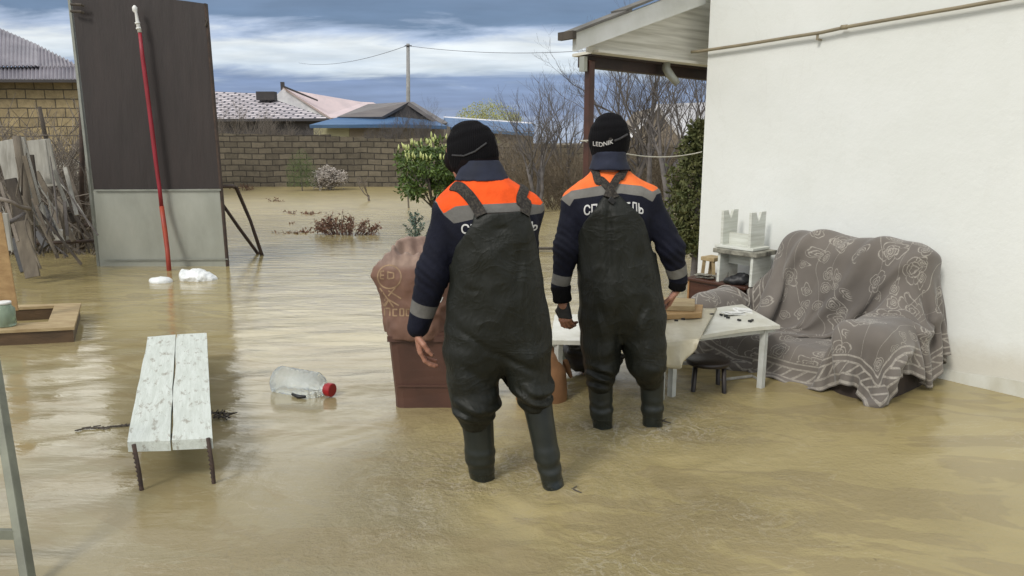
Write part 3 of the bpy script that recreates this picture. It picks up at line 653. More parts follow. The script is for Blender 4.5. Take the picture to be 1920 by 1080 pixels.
thicket('brushwood', 'dense tangle of dry brown brushwood in the flood right of the green shrub', 925, 1300, 16, 21, 1.75, 900, 'drybrush', 1)
thicket('brushwood', 'tangle of bare twigs behind the broken fence on the left', -60, 172, 9.6, 14, 1.9, 950, 'barkpale', 2)
# dead brown bush and floating twigs
def dead(label, px0, px1, pyb, h, n, seed, leaves=7, name='dead_bush'):
    a, b_ = atz(px0, pyb), atz(px1, pyb); c_ = (a+b_)/2; e = empty(name, c_, label, 'plant'); rnd = random.Random(seed); w = MB(); lf = MB(); hw = (b_-a).length/2
    for k in range(n):
        x = rnd.uniform(-1, 1); p = c_+Vector((x*hw*.55, rnd.gauss(0, hw*.2), -.05)); hh = h*(1-.45*abs(x+.15))*rnd.uniform(.45, 1.0)
        q = p+Vector((x*hw*.55+rnd.gauss(0, .05), rnd.gauss(0, .06), hh)); m_ = p.lerp(q, .5)+Vector((rnd.gauss(0, .03), 0, .02)); w.tube([p, m_, q], [.008, .006, .003], 4)
        for j in range(leaves):
            leafy(lf, rnd, m_.lerp(q, j/max(1, leaves-1)), 2, .03, .055)
    w.build('stem', 'barkred', e); lf.build('dry_leaves', 'deadleaf', e); return e
dead('round brown dead bush sticking out of the flood in the middle distance', 592, 703, 440, .42, 60, 1)
for px0, px1, py, h, n, sd, lb in [(498, 530, 378, .16, 6, 2, 'small brown twig cluster in the flood far left of the dead bush'), (532, 600, 401, .12, 14, 3, 'row of small brown sprigs just above the dead bush in the flood'), (515, 600, 436, .06, 26, 4, 'low floating line of dry twigs trailing left from the dead bush'), (438, 478, 357, .28, 16, 5, 'reddish dry sprigs beside the bent rods at the brown panel'), (545, 552, 419, .05, 3, 6, 'tiny dry sprig floating left above the dead bush')]:
    dead(lb, px0, px1, py, h, n, sd, 4, 'dry_sprig')
w = MB(); rnd = random.Random(6)
for k in range(26):
    p = atz(rnd.uniform(395, 432), rnd.uniform(772, 784), .01); w.tube([p, p+Vector((rnd.gauss(0, .04), rnd.gauss(0, .02), rnd.uniform(.0, .03)))], [.006, .003], 4)
tag(w.build('twig_tangle', 'darkwood'), 'dark tangle of wet twigs floating right beside the white bench', 'twigs')
w = MB()
for k in range(24):
    p = atz(140+k*4.4, 806-k*.45+rnd.gauss(0, 1.2), .004); w.tube([p, p+Vector((rnd.uniform(.01, .05), rnd.gauss(0, .012), .004))], [.004, .003], 4)
tag(w.build('floating_straw', 'darkwood'), 'thin line of straw bits floating left of the white bench', 'straw')
for i, (px, py) in enumerate([(1225, 792), (1050, 922)]):
    p = atz(px, py, .006); w = MB(); w.tube([p, p+Vector((.05, .012, .006)), p+Vector((.09, -.01, .0))], [.006, .005, .003], 5); w.tube([p+Vector((.05, .012, .004)), p+Vector((.075, .035, .01))], [.004, .002], 4)
    tag(w.build('twig', 'darkwood'), ['small dark twig floating at the right boot of the right rescuer', 'small dark twig floating below the right boot of the left rescuer'][i], 'twig')

# ---------------------------------------------------------------- left side: panel, rods, fence
PY = 8.72; e = empty('metal_panel', aty(310, 500, PY), 'tall upright metal panel, dark brown above and bare galvanised below, standing in the flood', 'panel')
bl, brt = atz(193, 501), atz(427, 497); pl = lambda px, py: aty(px, py, PY)
P = [aty(134, -6, PY), aty(386, 7, PY), aty(413, 354, PY), aty(176, 356, PY)]
w = MB(); w.slab([P[3], P[2], P[1], aty(350, 2, PY), aty(300, -4, PY), P[0]], .05, (0, -1, 0)); w.build('upper_sheet', 'brownsheet', e)
w = MB(); w.slab([aty(190, 512, PY), aty(426, 512, PY), aty(414, 356.5, PY), aty(176, 357, PY)], .03, (0, -1, 0))
w.v = [(x, y-.012, z) for x, y, z in w.v]; lo = w.build('lower_sheet', 'galv', e)
w = MB(); w.bar(aty(177, 357, PY-.03), aty(414, 356, PY-.03), .01, .02); w.build('seam_strip', 'galv_edge', e); w = MB(); w.bar(aty(196, 488, PY-.03), aty(427, 486, PY-.03), .008, .014); w.build('seam_strip', 'galv_edge', e)
w = MB(); w.bar(aty(132, -8, PY+.04), aty(189, 512, PY+.04), .028, .08, up=(0, 1, 0)); w.build('side_frame', 'galv_edge', e)
w = MB(); w.bar(aty(386, 7, PY+.01), aty(427, 500, PY+.01), .02, .06, up=(0, 1, 0)); w.build('side_frame', 'rust', e)
for py in (8, 21):
    w = MB(); w.tube([aty(133, py, PY-.06), aty(153, py+1, PY-.08), aty(157, py+3, PY-.06)], .015, 8); w.build('hinge', 'darkwood', e)
w = MB(); w.tube([aty(384, 34, PY-.03), aty(389, 40, PY-.03), aty(385, 49, PY-.03)], .012, 6); w.build('latch', 'darkwood', e)
e = empty('red_pole', aty(316, 503, 8.5), 'long red painted pole with a white tip leaning on the brown panel', 'pole')
pr = [(262, 60, .026), (267, 105, .030), (273, 150, .033), (280, 205, .031), (287, 260, .034), (293, 310, .031), (299, 352, .030), (303, 388, .032)]
w = MB(); w.tube([aty(x, y, 8.62-.0*i) for i, (x, y, r) in enumerate(pr)], [r*.74 for *_, r in pr], 10); w.build('upper_rod', 'redpole', e, smooth=True)
w = MB(); w.tube([aty(303, 387, 8.62), aty(309, 430, 8.58), aty(314, 470, 8.52), atz(317, 508)-UP*.1], [.027, .028, .026, .027], 10); w.build('lower_rod', 'redpole_low', e, smooth=True)
w = MB(); pt = [aty(262, 61, 8.62), aty(258, 42, 8.62), aty(255, 24, 8.62), aty(253, 20, 8.62), aty(252.5, 14, 8.62), aty(252, 10, 8.62)]
w.tube(pt, [.022, .020, .014, .026, .027, .009], 12)
for f in (42, 52): w.tube([aty(257.5+.2*(f-42), f, 8.62), aty(258.2+.2*(f-42), f+3, 8.62)], .027, 12)
w.build('tip', 'whiteplastic', e, smooth=True)
w = MB(); w.tube([atz(497, 479)-UP*.15, aty(470, 415, 9.62), aty(443, 352, 9.6), aty(436, 349, 9.5), aty(412, 350, 9.0)], [.026, .022, .026, .024, .022], 8); tag(w.build('bent_rod', 'rust', smooth=True), 'bent rusty rod reaching from the panel down into the water, the right one', 'rod', 'rusty rods at the panel')
w = MB(); w.tube([atz(484, 476)-UP*.15, atz(484, 476), aty(450, 430, 9.5), aty(418, 384, 9.2)], [.026, .022, .022, .02], 8); tag(w.build('bent_rod', 'rust', smooth=True), 'straight rusty rod under the bent one, leaning on the panel edge', 'rod', 'rusty rods at the panel')

def plank(nm, lb, a, b_, y0, y1, wpx, m_, th=.03, cat='plank', grp='broken boards of the left fence', w2=None):
    p, q = aty(*a, y0), aty(*b_, y1); k = y0/1400*wpx; k2 = y1/1400*(w2 or wpx)
    w = MB(); w.bar(p, q, k, th, up=(.1, -1, .15), w2=k2); return tag(w.build(nm, m_, bevel=.004), lb, cat, grp)
plank('fence_board', 'wide whitish board standing at the left end of the fence', (18, 262), (62, 425), 8.3, 8.2, 52, 'palewood')
plank('fence_board', 'whitish board behind the round fence post', (72, 262), (92, 350), 9.4, 9.4, 40, 'palewood')
plank('fence_board', 'narrow pale board with a pointed top right of the round post', (80, 262), (92, 345), 8.9, 8.9, 11, 'palewood')
plank('fence_board', 'long dark board leaning steeply left of the fence debris', (20, 335), (64, 505), 7.9, 7.8, 20, 'darkwood')
plank('fence_board', 'dark narrow board hanging under the pale pointed board', (55, 290), (66, 372), 8.6, 8.6, 15, 'darkwood')
plank('fence_board', 'wide grey brown board sloping down into the water', (38, 415), (62, 520), 7.7, 7.6, 34, 'oldwood', w2=26)
plank('fence_board', 'thin grey lath slanting from the post to the water', (68, 322), (139, 452), 8.8, 8.7, 9, 'oldwood')
plank('fence_board', 'grey brown board leaning right in the middle of the debris', (102, 372), (118, 445), 9.2, 9.0, 26, 'oldwood')
plank('fence_board', 'thin dark board right of the leaning grey board', (118, 362), (140, 418), 9.4, 9.3, 9, 'darkwood')
plank('fence_board', 'sloping board behind the wide grey brown one near the water', (66, 402), (96, 452), 8.4, 8.3, 16, 'oldwood')
plank('fence_board', 'black board standing low in the debris', (60, 372), (72, 430), 8.5, 8.5, 14, 'black')  # board coloured plain black
plank('fence_board', 'small whitish splinter board amid the debris', (76, 380), (84, 425), 8.7, 8.7, 10, 'palewood')
plank('fence_board', 'thin black board slanting behind the leaning grey board', (82, 386), (106, 438), 8.9, 8.8, 8, 'black')
plank('fence_board', 'black board lying behind the sloping board at the water line', (72, 432), (88, 462), 8.5, 8.4, 16, 'black')
plank('fence_board', 'pale weathered board low at the left picture edge', (4, 400), (14, 470), 7.2, 7.2, 20, 'palewood')
plank('fence_board', 'black board at the water line at the left edge', (30, 445), (50, 508), 7.9, 7.8, 22, 'black')
plank('fence_board', 'dark low board between round post and white splinter', (96, 300), (104, 370), 9.8, 9.8, 9, 'darkwood')
w = MB(); w.tube([aty(31, 255, 8.2), aty(38, 300, 8.2), aty(50, 372, 8.15), aty(62, 470, 8.1)], [.04, .042, .042, .04], 10); tag(w.build('fence_post', 'oldwood', smooth=True), 'round greyish fence post standing in front of the white board', 'post')
w = MB(); w.tube([aty(74, 200, 11), aty(84, 250, 11), aty(98, 300, 11), aty(104, 340, 11)], [.025, .03, .03, .028], 8); tag(w.build('fence_post', 'darkwood', smooth=True), 'thin crooked dark stake rising above the fence before the stone house', 'post')
rf_ = random.Random(77)
for k in range(58):
    x0 = rf_.uniform(-8, 128); y0 = rf_.uniform(270, 420); ln = rf_.uniform(50, 130); sl_ = rf_.gauss(.30, .35); yy = rf_.uniform(7.6, 9.6); w = MB()
    a_ = aty(x0, y0, yy); b_ = aty(x0+ln*sl_, min(y0+ln, 505-(yy-7.6)*22), yy+rf_.uniform(-.2, .1)); m1 = a_.lerp(b_, .5)+Vector((rf_.gauss(0, .05), 0, rf_.gauss(0, .03)))
    if k % 4: w.tube([a_, a_.lerp(m1, .5)+Vector((rf_.gauss(0, .03), 0, 0)), m1, b_], [.004, .007, .009, .010], 5)
    else: w.bar(a_, b_, rf_.uniform(.02, .042), .018, up=(.2, -1, .1))
    tag(w.build('broken_stick' if k % 4 else 'broken_lath', rf_.choice(['oldwood', 'darkwood', 'bark', 'barkpale', 'palewood'])), 'thin broken stick or lath tangled in the collapsed left fence', 'stick', 'loose sticks of the left fence')
w = MB(); w.box(aty(118, 440, 8.9), (.065, .10, .06)); tag(w.build('wood_block', 'palewood', bevel=.006), 'small pale wooden block at the foot of the leaning boards', 'block')
w = MB(); w.tube([aty(-10, 370, 7.3), aty(20, 378, 7.3), aty(38, 388, 7.4), aty(56, 392, 7.6)], [.022, .02, .018, .022], 8); tag(w.build('branch', 'barkpale', smooth=True), 'pale crooked branch lying across the left boards', 'branch')
w = MB(); w.tube([aty(4, 422, 7.3), aty(20, 416, 7.3), aty(34, 408, 7.4), aty(46, 400, 7.5)], [.025, .022, .02, .016], 8); tag(w.build('branch', 'bark', smooth=True), 'crooked brown branch under the pale branch at the left edge', 'branch')
w = MB(); w.tube([aty(152, 140, 9.8), aty(154, 300, 9.8), aty(154, 467, 9.8)], .033, 8); tag(w.build('fence_pole', 'rust', smooth=True), 'tall brown pole standing just left of the brown panel', 'pole')
w = MB(); w.tube([aty(42, 456, 8.6), aty(110, 455, 8.8), aty(187, 451, 9.0)], .02, 8); tag(w.build('horizontal_pipe', 'rust', smooth=True), 'thin dark pipe lying level from the fence to the panel', 'pipe')
w = MB(); w.tube([aty(155, 421, 9.8), aty(176, 424, 9.7)], .03, 8); tag(w.build('pipe_stub', 'rust', smooth=True), 'short dark pipe stub between tall pole and panel', 'pipe')
w = MB(); p, q = aty(-16, 400, 5.6), aty(16, 585, 5.5); w.bar(p, q, .13, .04, up=(.6, -1, 0)); w.build
tag(w.build('plank', 'newwood', bevel=.004), 'fresh orange brown plank standing at the left picture edge', 'plank')

# hatch frame and jar
zt = .115; e = empty('wooden_hatch', atz(70, 610), 'flat wooden box frame with a square opening floating at the left edge', 'box')
oc = [(-40, 574), (152, 568), (139, 613), (-50, 622)]; ic = [(-22, 579), (102, 573), (90, 603), (-30, 609)]
O = [atz(*p, zt) for p in oc]; I = [atz(*p, zt) for p in ic]; w = MB()
for i in range(4):
    j = (i+1) % 4; w.slab([O[i], O[j], I[j], I[i]], .022, UP)
w.build('top_frame', 'framewood', e)
w = MB()
for i in range(4):
    j = (i+1) % 4; a, b_, c_, d_ = [p.copy() for p in (O[i], O[j], I[j], I[i])]
    ins = lambda p: p+(((O[0]+O[2])/2)-p).normalized()*.02
    a, b_, c_, d_ = ins(a), ins(b_), c_+(c_-((O[0]+O[2])/2)).normalized()*.01, d_+(d_-((O[0]+O[2])/2)).normalized()*.01
    for p in (a, b_, c_, d_): p.z = zt-.024
    w.slab([a, b_, c_, d_], .25, UP)
w.build('side', 'wetwood', e)
t = NT('jarglass'); mt['jarglass'] = t.out((.42, .52, .40), .08, None, Transmission_Weight=.55, IOR=1.3)
p = atz(12, 611, zt+.001); e = empty('glass_jar', p, 'greenish glass jar standing on the floating wooden frame', 'jar'); w = MB()
w.lathe(p, UP, [(0, .06), (.01, .068), (.13, .068), (.15, .05), (.165, .048), (.165, .042), (.02, .058)], 24); w.build('glass', 'jarglass', e, smooth=True)
w = MB(); w.lathe(p+UP*.166, UP, [(0, .05), (.016, .05), (.018, .045)], 20); w.build('lid', 'whiteplastic', e, smooth=True)

# near ladder rail at the lower left
mt['ladderpaint'] = M('ladderpaint', (.20, .21, .155), (.13, .135, .10), .5, 6, bump=.2)
e = empty('ladder', atz(20, 1075, 0), 'grey green metal ladder leg leaning at the lower left corner', 'ladder')
w = MB(); p, q = aty(-22, 620, 2.75), aty(60, 1130, 2.2); w.bar(p, q, .030, .04, up=(0, -1, .2)); w.build('rail', 'ladderpaint', e, bevel=.004)
w = MB(); p2, q2 = aty(-330, 600, 2.75), aty(-330, 1130, 2.2); w.bar(p2, q2, .043, .05, up=(0, -1, .2)); w.build('rail', 'ladderpaint', e, bevel=.004)
for f in (.16, .47, .775):
    w = MB(); w.bar(p.lerp(q, f), p2.lerp(q2, f), .03, .028, up=(0, -1, .2)); w.build('rung', 'ladderpaint', e)

# ---------------------------------------------------------------- bench
e = empty('garden_bench', atz(320, 850), 'white painted bench of two planks standing in the flood', 'bench'); zt = .205
bk = [atz(277, 632, zt), atz(330, 627, zt), atz(387, 624, zt)]; fr = [atz(238, 828, zt), atz(320, 826, zt), atz(398, 822, zt)]
for i in range(2):
    g_ = (bk[i+1]-bk[i]).normalized()*(.0035); P = [fr[i]+g_*(i > 0), fr[i+1]-g_*(i < 1), bk[i+1]-g_*(i < 1), bk[i]+g_*(i > 0)]
    w = MB(); k = 10; th = .045; vs = []; rnd = random.Random(i)
    L0 = [P[0].lerp(P[3], j/k)+Vector((rnd.gauss(0, .0012), 0, rnd.gauss(0, .001))) for j in range(k+1)]; R0 = [P[1].lerp(P[2], j/k)+Vector((rnd.gauss(0, .0012), 0, rnd.gauss(0, .001))) for j in range(k+1)]
    if i == 1: L0 = [p+(.004*sin(j*1.3))*g_.normalized() for j, p in enumerate(L0)]
    for j in range(k): w.hexa([L0[j]-UP*th, R0[j]-UP*th, R0[j+1]-UP*th, L0[j+1]-UP*th, L0[j], R0[j], R0[j+1], L0[j+1]])
    bm = bmesh.new(); o = None
    t_ = 'benchpaint'
    if t_ not in mt:
        t = NT(t_); cc = t.co2((0, 0, -.39), (11, 1.0, 11)); g1 = t.ramp(t.noise(cc, 5, 8, .7), [(.36, 0.), (.60, 1.)]); chips = t.ramp(t.noise(t.co2((0, 0, -.39), (3.4, 1, 3.4)), 7, 8, .75), [(.555, 0.), (.62, 1.)])
        cl = t.mix(t.math('MULTIPLY', g1, .6), (.62, .66, .615), (.44, .475, .42)); cl = t.mix(t.math('MULTIPLY', chips, .8), cl, (.27, .25, .20)); mt[t_] = t.out(cl, .6, t.bump(t.noise(cc, 12, 6, .7), .5, .004))
    w.build('plank', t_, e)
ft = [((266, 921), (252, 846)), ((401, 907), (391, 834))]
for (a, b_) in ft:
    f_ = atz(*a, 0); tp = aty(*b_, f_.y+.0); w = MB(); d = tp-f_; w.tube([f_-d.normalized()*.2, f_, f_+d*.5+Vector((.004, 0, 0)), f_+d+UP*.03], [.009, .009, .0085, .009], 8)
    for j in range(9): 
        q = f_+d*(j/9.+.05); w.tube([q, q+d*.03], .0096, 7)
    w.build('leg', 'rust', e, smooth=True)
for f in (.06, .94):
    p = bk[0].lerp(bk[2], f); w = MB(); p = p*.85+fr[0].lerp(fr[2], f)*.15; p.z = zt-.04; w.tube([p, p-UP*.42], .009, 8); w.build('leg', 'rust', e, smooth=True)
w = MB(); w.bar(fr[0].lerp(bk[0], .1)-UP*.058+(fr[2]-fr[0])*.08, fr[2].lerp(bk[2], .1)-UP*.058-(fr[2]-fr[0])*.08, .03, .02); w.build('crosspiece', 'rust', e)

# ---------------------------------------------------------------- floating bottle and bags
t = NT('pet'); mt['pet'] = t.out((.90, .96, .98), .10, t.bump(t.noise(t.co(), 22, 4), .7, .012), Transmission_Weight=.80, IOR=1.16, Specular_IOR_Level=.9)
c0 = atz(540, 716, .045); c1 = atz(604, 728, .04); ax = (c1-c0); e = empty('water_bottle', c0, 'large clear plastic water bottle with a red cap floating on its side', 'bottle')
Rb = .088; prof = [(-.085, .03), (-.078, .07), (-.06, Rb)]
for k in range(7): x = -.05+k*.035; prof += [(x, Rb), (x+.012, Rb-.006), (x+.024, Rb)]
prof += [(.20, Rb), (.235, .070), (.262, .040), (.275, .026), (.292, .025)]
w = MB(); w.lathe(c0, ax, prof, 28); w.build('body', 'pet', e, smooth=True)
axn = ax.normalized(); w = MB(); mt['redcap'] = M('redcap', (.34, .008, .014), (.24, .006, .01), .35)
w.lathe(c0, axn, [(.288, .037), (.292, .040), (.322, .040), (.326, .036)], 20); w.lathe(c0, axn, [(.278, .034), (.286, .034)], 20); w.build('cap', 'redcap', e, smooth=False)
w = MB(); p = c0+axn*.06+Vector((0, -.088, -.035)); w.tube([p, p+axn*.05+Vector((0, -.012, -.004)), p+axn*.10], [.008, .012, .008], 8); w.build('handle', 'black', e, smooth=True)

def blob(name, label, cat, px, py, rx, ry, rz, seed, m_='bag'):
    c_ = atz(px, py); G = Grid((c_.x-rx*1.3, c_.y-ry*1.4, -.1), (c_.x+rx*1.3, c_.y+ry*1.4, rz*1.5), .012); D = G.new(); rnd = random.Random(seed)
    G.ell(D, (c_.x, c_.y, 0), (rx, ry, rz), .02)
    for k in range(4): G.ell(D, (c_.x+rnd.uniform(-.6, .6)*rx, c_.y, rz*rnd.uniform(.1, .5)), (rx*.4, ry*.6, rz*.5), .02)
    V, F = G.mesh(D); V = smooth(V, F, 2); Nn = normals(V, F); V = V+Nn*(.034*(.5-np.abs(vnoise(V[:, 0]*11, V[:, 1]*11, V[:, 2]*14, seed)))+.018*(.5-np.abs(vnoise(V[:, 0]*27, V[:, 1]*27, V[:, 2]*30, seed+1)))-.012)[:, None]*min(1, rz*8)
    return tag(nobj(name, V, F, m_), label, cat)
blob('plastic_bag', 'crumpled white plastic bag floating before the galvanised panel', 'bag', 371, 524, .20, .13, .12, 3)
blob('foam_piece', 'flat whitish scrap floating left of the white plastic bag', 'scrap', 302, 529, .12, .08, .055, 5)
# ---------------------------------------------------------------- sofa and blanket
def rbox(P, c, h, r, tilt=0.):
    q = P-np.array(c)
    if tilt: x, z = q[:, 0]*cos(tilt)+q[:, 2]*sin(tilt), -q[:, 0]*sin(tilt)+q[:, 2]*cos(tilt); q = np.stack([x, q[:, 1], z], 1)
    d = np.abs(q)-(np.array(h)-r); return np.linalg.norm(np.maximum(d, 0), axis=1)+np.minimum(d.max(1), 0)-r
def capd(P, a, b, ra, rb):
    a = np.array(a); b = np.array(b); ba = b-a; t_ = np.clip(((P-a)@ba)/(ba@ba), 0, 1); return np.linalg.norm(P-a-t_[:, None]*ba, axis=1)-(ra+(rb-ra)*t_)
SOFA = [((1.33, .17, .40), (.50, .15, .43), .13), ((1.2, .42, .12), (.64, .36, .13), .06), ]
def sofa_sd(P):
    d = rbox(P, (1.34, .17, .42), (.49, .14, .42), .13)
    d = smin(d, rbox(P, (1.17, .42, .05), (.66, .33, .15), .06), .06)
    d = smin(d, rbox(P, (1.70, .42, .14), (.16, .36, .275), .09), .03)
    d = smin(d, capd(P, (.60, .12, .33), (.60, .72, .34), .10, .09), .04)
    d = smin(d, rbox(P, (.60, .42, .15), (.09, .34, .2), .05), .04)
    d = smin(d, capd(P, (.98, .14, .66), (.72, .26, .36), .10, .07), .05)
    return d
def sofa_grad(P):
    e = 2e-3; d = sofa_sd(P); g = np.zeros_like(P)
    for i in range(3): Q = P.copy(); Q[:, i] += e; g[:, i] = (sofa_sd(Q)-d)/e
    return d, g/np.maximum(np.linalg.norm(g, axis=1), 1e-9)[:, None]
sofa = empty('sofa', SB(1.2, .4, 0), 'small dark sofa hidden under the patterned blanket against the white wall', 'sofa')
def loc2w(V): return np.array(A0)[None]+V[:, :1]*np.array(DW)[None]+V[:, 1:2]*np.array(NW)[None]+V[:, 2:]*np.array(UP)[None]
G = Grid((.4, -.02, -.25), (1.95, .90, 1.0), .025)
Pg = np.stack([G.X.ravel(), G.Y.ravel(), G.Z.ravel()], 1); Dg = (sofa_sd(Pg)+.012).reshape(G.n)
V, F = G.mesh(Dg); V = loc2w(V); nobj('upholstery', V, F[:, ::-1], 'sofa', sofa)
for s_, b_ in ((.62, .08), (.62, .70), (1.78, .08), (1.78, .70)):
    w = MB(); w.tube([SB(s_, b_, .0), SB(s_, b_, -.22)], .03, 8); w.build('leg', 'stooldark', sofa)
# cloth relaxed over the sofa by position based dynamics
NP, NQ, hh = 74, 62, .029
prof = [(.03, .60), (.02, .84), (.06, .90), (.30, .90), (.36, .62), (.40, .34), (.77, .31), (.85, .16)]
pl_ = np.array(prof); sg = np.linalg.norm(np.diff(pl_, axis=0), axis=1); cs = np.concatenate([[0], np.cumsum(sg)]); tt = np.linspace(0, cs[-1], NQ)
pb, pz = np.interp(tt, cs, pl_[:, 0]), np.interp(tt, cs, pl_[:, 1])
hq = cs[-1]/(NQ-1)*.99
Xc = np.zeros((NP, NQ, 3)); q_ = np.linspace(0, 1, NQ)
left = np.interp(q_, [0, .22, .30, .45, .62, .8, 1], [.82, .80, .74, .60, .47, .42, .40]); right = np.interp(q_, [0, .3, .6, 1], [2.02, 2.03, 2.02, 1.94])
for j in range(NQ): Xc[:, j, 0] = np.linspace(left[j], right[j], NP)
Xc[:, :, 1] = pb; Xc[:, :, 2] = pz+.10
rs = np.random.RandomState(5)
restP = (np.linalg.norm(Xc[1:]-Xc[:-1], axis=2))*1.13*(1+.05*vnoise(np.arange(NQ)[None, :]*.25+0*np.arange(NP-1)[:, None], np.arange(NP-1)[:, None]*.12+0*np.arange(NQ)[None], np.zeros((NP-1, NQ)), 3))
restQ = np.full((NP, NQ-1), hq)
# diagonal gathers: extra length along slanting lines makes the long folds of the photo
ii, jj = np.meshgrid(np.arange(NP)/NP, np.arange(NQ)/NQ, indexing='ij')
gath = sum(np.exp(-((ii-c_-sl_*(jj-.3))/.026)**2) for c_, sl_ in ((.36, -.30), (.52, -.28), (.72, -.22), (.20, -.1)))
restP = restP*(1+.85*gath[1:])
Xc += rs.normal(0, .004, Xc.shape); Xc[:, :, 2] += .03*gath
Pc = Xc.reshape(-1, 3).copy(); vel = np.zeros_like(Pc); id_ = np.arange(NP*NQ).reshape(NP, NQ)
def pairs(a, b, r): return a.ravel(), b.ravel(), np.broadcast_to(r, a.shape).ravel().copy()
cons = []
for o_ in (0, 1):
    cons.append(pairs(id_[o_:-1:2], id_[o_+1::2], restP[o_::2][:len(id_[o_:-1:2])]))
    cons.append(pairs(id_[:, o_:-1:2], id_[:, o_+1::2], restQ[:, o_::2][:, :id_[:, o_:-1:2].shape[1]]))
rd = np.sqrt(restP[:, :-1]**2+hq**2)
dg = [pairs(id_[:-1, :-1], id_[1:, 1:], rd), pairs(id_[1:, :-1], id_[:-1, 1:], rd)]
bd_ = [pairs(id_[:-2], id_[2:], restP[:-1]+restP[1:]), pairs(id_[:, :-2], id_[:, 2:], 2*hq)]
def solve(P, a, b, r, k, jac=False):
    d = P[b]-P[a]; l = np.linalg.norm(d, axis=1); c_ = (k*.5*(l-r)/np.maximum(l, 1e-6))[:, None]*d
    if jac: np.add.at(P, a, c_*.5); np.add.at(P, b, -c_*.5)
    else: P[a] += c_; P[b] -= c_
for it in range(130):
    prev = Pc.copy(); vel[:, 2] -= .0016; Pc = Pc+vel
    for k in range(7):
        for c_ in cons: solve(Pc, *c_, .9)
        for c_ in dg: solve(Pc, *c_, .35, True)
        for c_ in bd_: solve(Pc, *c_, .10, True)
    d, g_ = sofa_grad(Pc); pen = np.maximum(.014-d, 0); Pc += g_*pen[:, None]
    tch = pen > 0; mv = Pc-prev; Pc[tch] = prev[tch]+mv[tch]*.45
    Pc[:, 1] = np.maximum(Pc[:, 1], .012); Pc[:, 2] = np.maximum(Pc[:, 2], .004)
    vel = (Pc-prev)*.93; sp = np.linalg.norm(vel, axis=1); vel *= np.minimum(1, .03/np.maximum(sp, 1e-6))[:, None]
Fi = np.stack([id_[:-1, :-1].ravel(), id_[1:, :-1].ravel(), id_[1:, 1:].ravel(), id_[:-1, 1:].ravel()], 1); Nn = normals(Pc, Fi)
if (Nn[:, 2].mean() < 0): Nn = -Nn
fold = np.zeros((NP, NQ))
for c_, sl_, j0, j1, am, wd in ((.30, -.42, .12, .62, .030, .018), (.40, -.36, .12, .58, -.012, .022), (.50, -.40, .14, .66, .026, .016), (.62, -.30, .12, .5, .018, .014), (.80, -.20, .2, .7, .022, .018), (.18, -.15, .2, .55, .018, .016), (.56, -.25, .70, 1.05, .022, .016), (.72, .05, .74, 1.05, .028, .018), (.87, .12, .6, 1.05, .026, .018), (.40, -.1, .78, 1.05, .016, .018), (.25, -.1, .7, 1.05, .014, .018)):
    am *= 1.7; cc_ = c_+sl_*(jj-.3)+.015*np.sin(jj*11+c_*20); fold += am*np.exp(-((ii-cc_)/wd)**2)*np.clip((jj-j0)/.10, 0, 1)*np.clip((j1-jj)/.10, 0, 1)
fold += .010*vnoise(ii*9, jj*7, ii*0, 4)+.004*vnoise(ii*24+jj*10, jj*18, ii*0, 5)+.014*np.sin(ii*46+3*np.sin(jj*5))*np.clip((jj-.80)/.2, 0, 1)
Pc = Pc+Nn*fold.ravel()[:, None]; Pc[:, 1] = np.maximum(Pc[:, 1], .010)
Vb = loc2w(Pc); a_, b_, c_, d_ = id_[:-1, :-1].ravel(), id_[1:, :-1].ravel(), id_[1:, 1:].ravel(), id_[:-1, 1:].ravel()
Fb = np.stack([a_, d_, c_, b_], 1)
t = NT('blanket'); ua = t.n('ShaderNodeAttribute', attribute_name='cu').outputs['Fac']; va = t.n('ShaderNodeAttribute', attribute_name='cv').outputs['Fac']
cb = t.n('ShaderNodeCombineXYZ'); t.l(ua, cb.inputs[0]); t.l(va, cb.inputs[1]); uv = cb.outputs[0]
nzc = t.n('ShaderNodeTexNoise', v={'Scale': 5., 'Detail': 3}); t.l(uv, nzc.inputs['Vector']); dv = t.n('ShaderNodeVectorMath', operation='MULTIPLY_ADD'); t.l(nzc.outputs['Color'], dv.inputs[0]); dv.inputs[1].default_value = (.16, .16, 0); t.l(uv, dv.inputs[2])
def vor(sc, feat='DISTANCE_TO_EDGE'):
    v_ = t.n('ShaderNodeTexVoronoi', feature=feat, v={'Scale': sc}); t.l(dv.outputs[0], v_.inputs['Vector']); return v_.outputs['Distance']
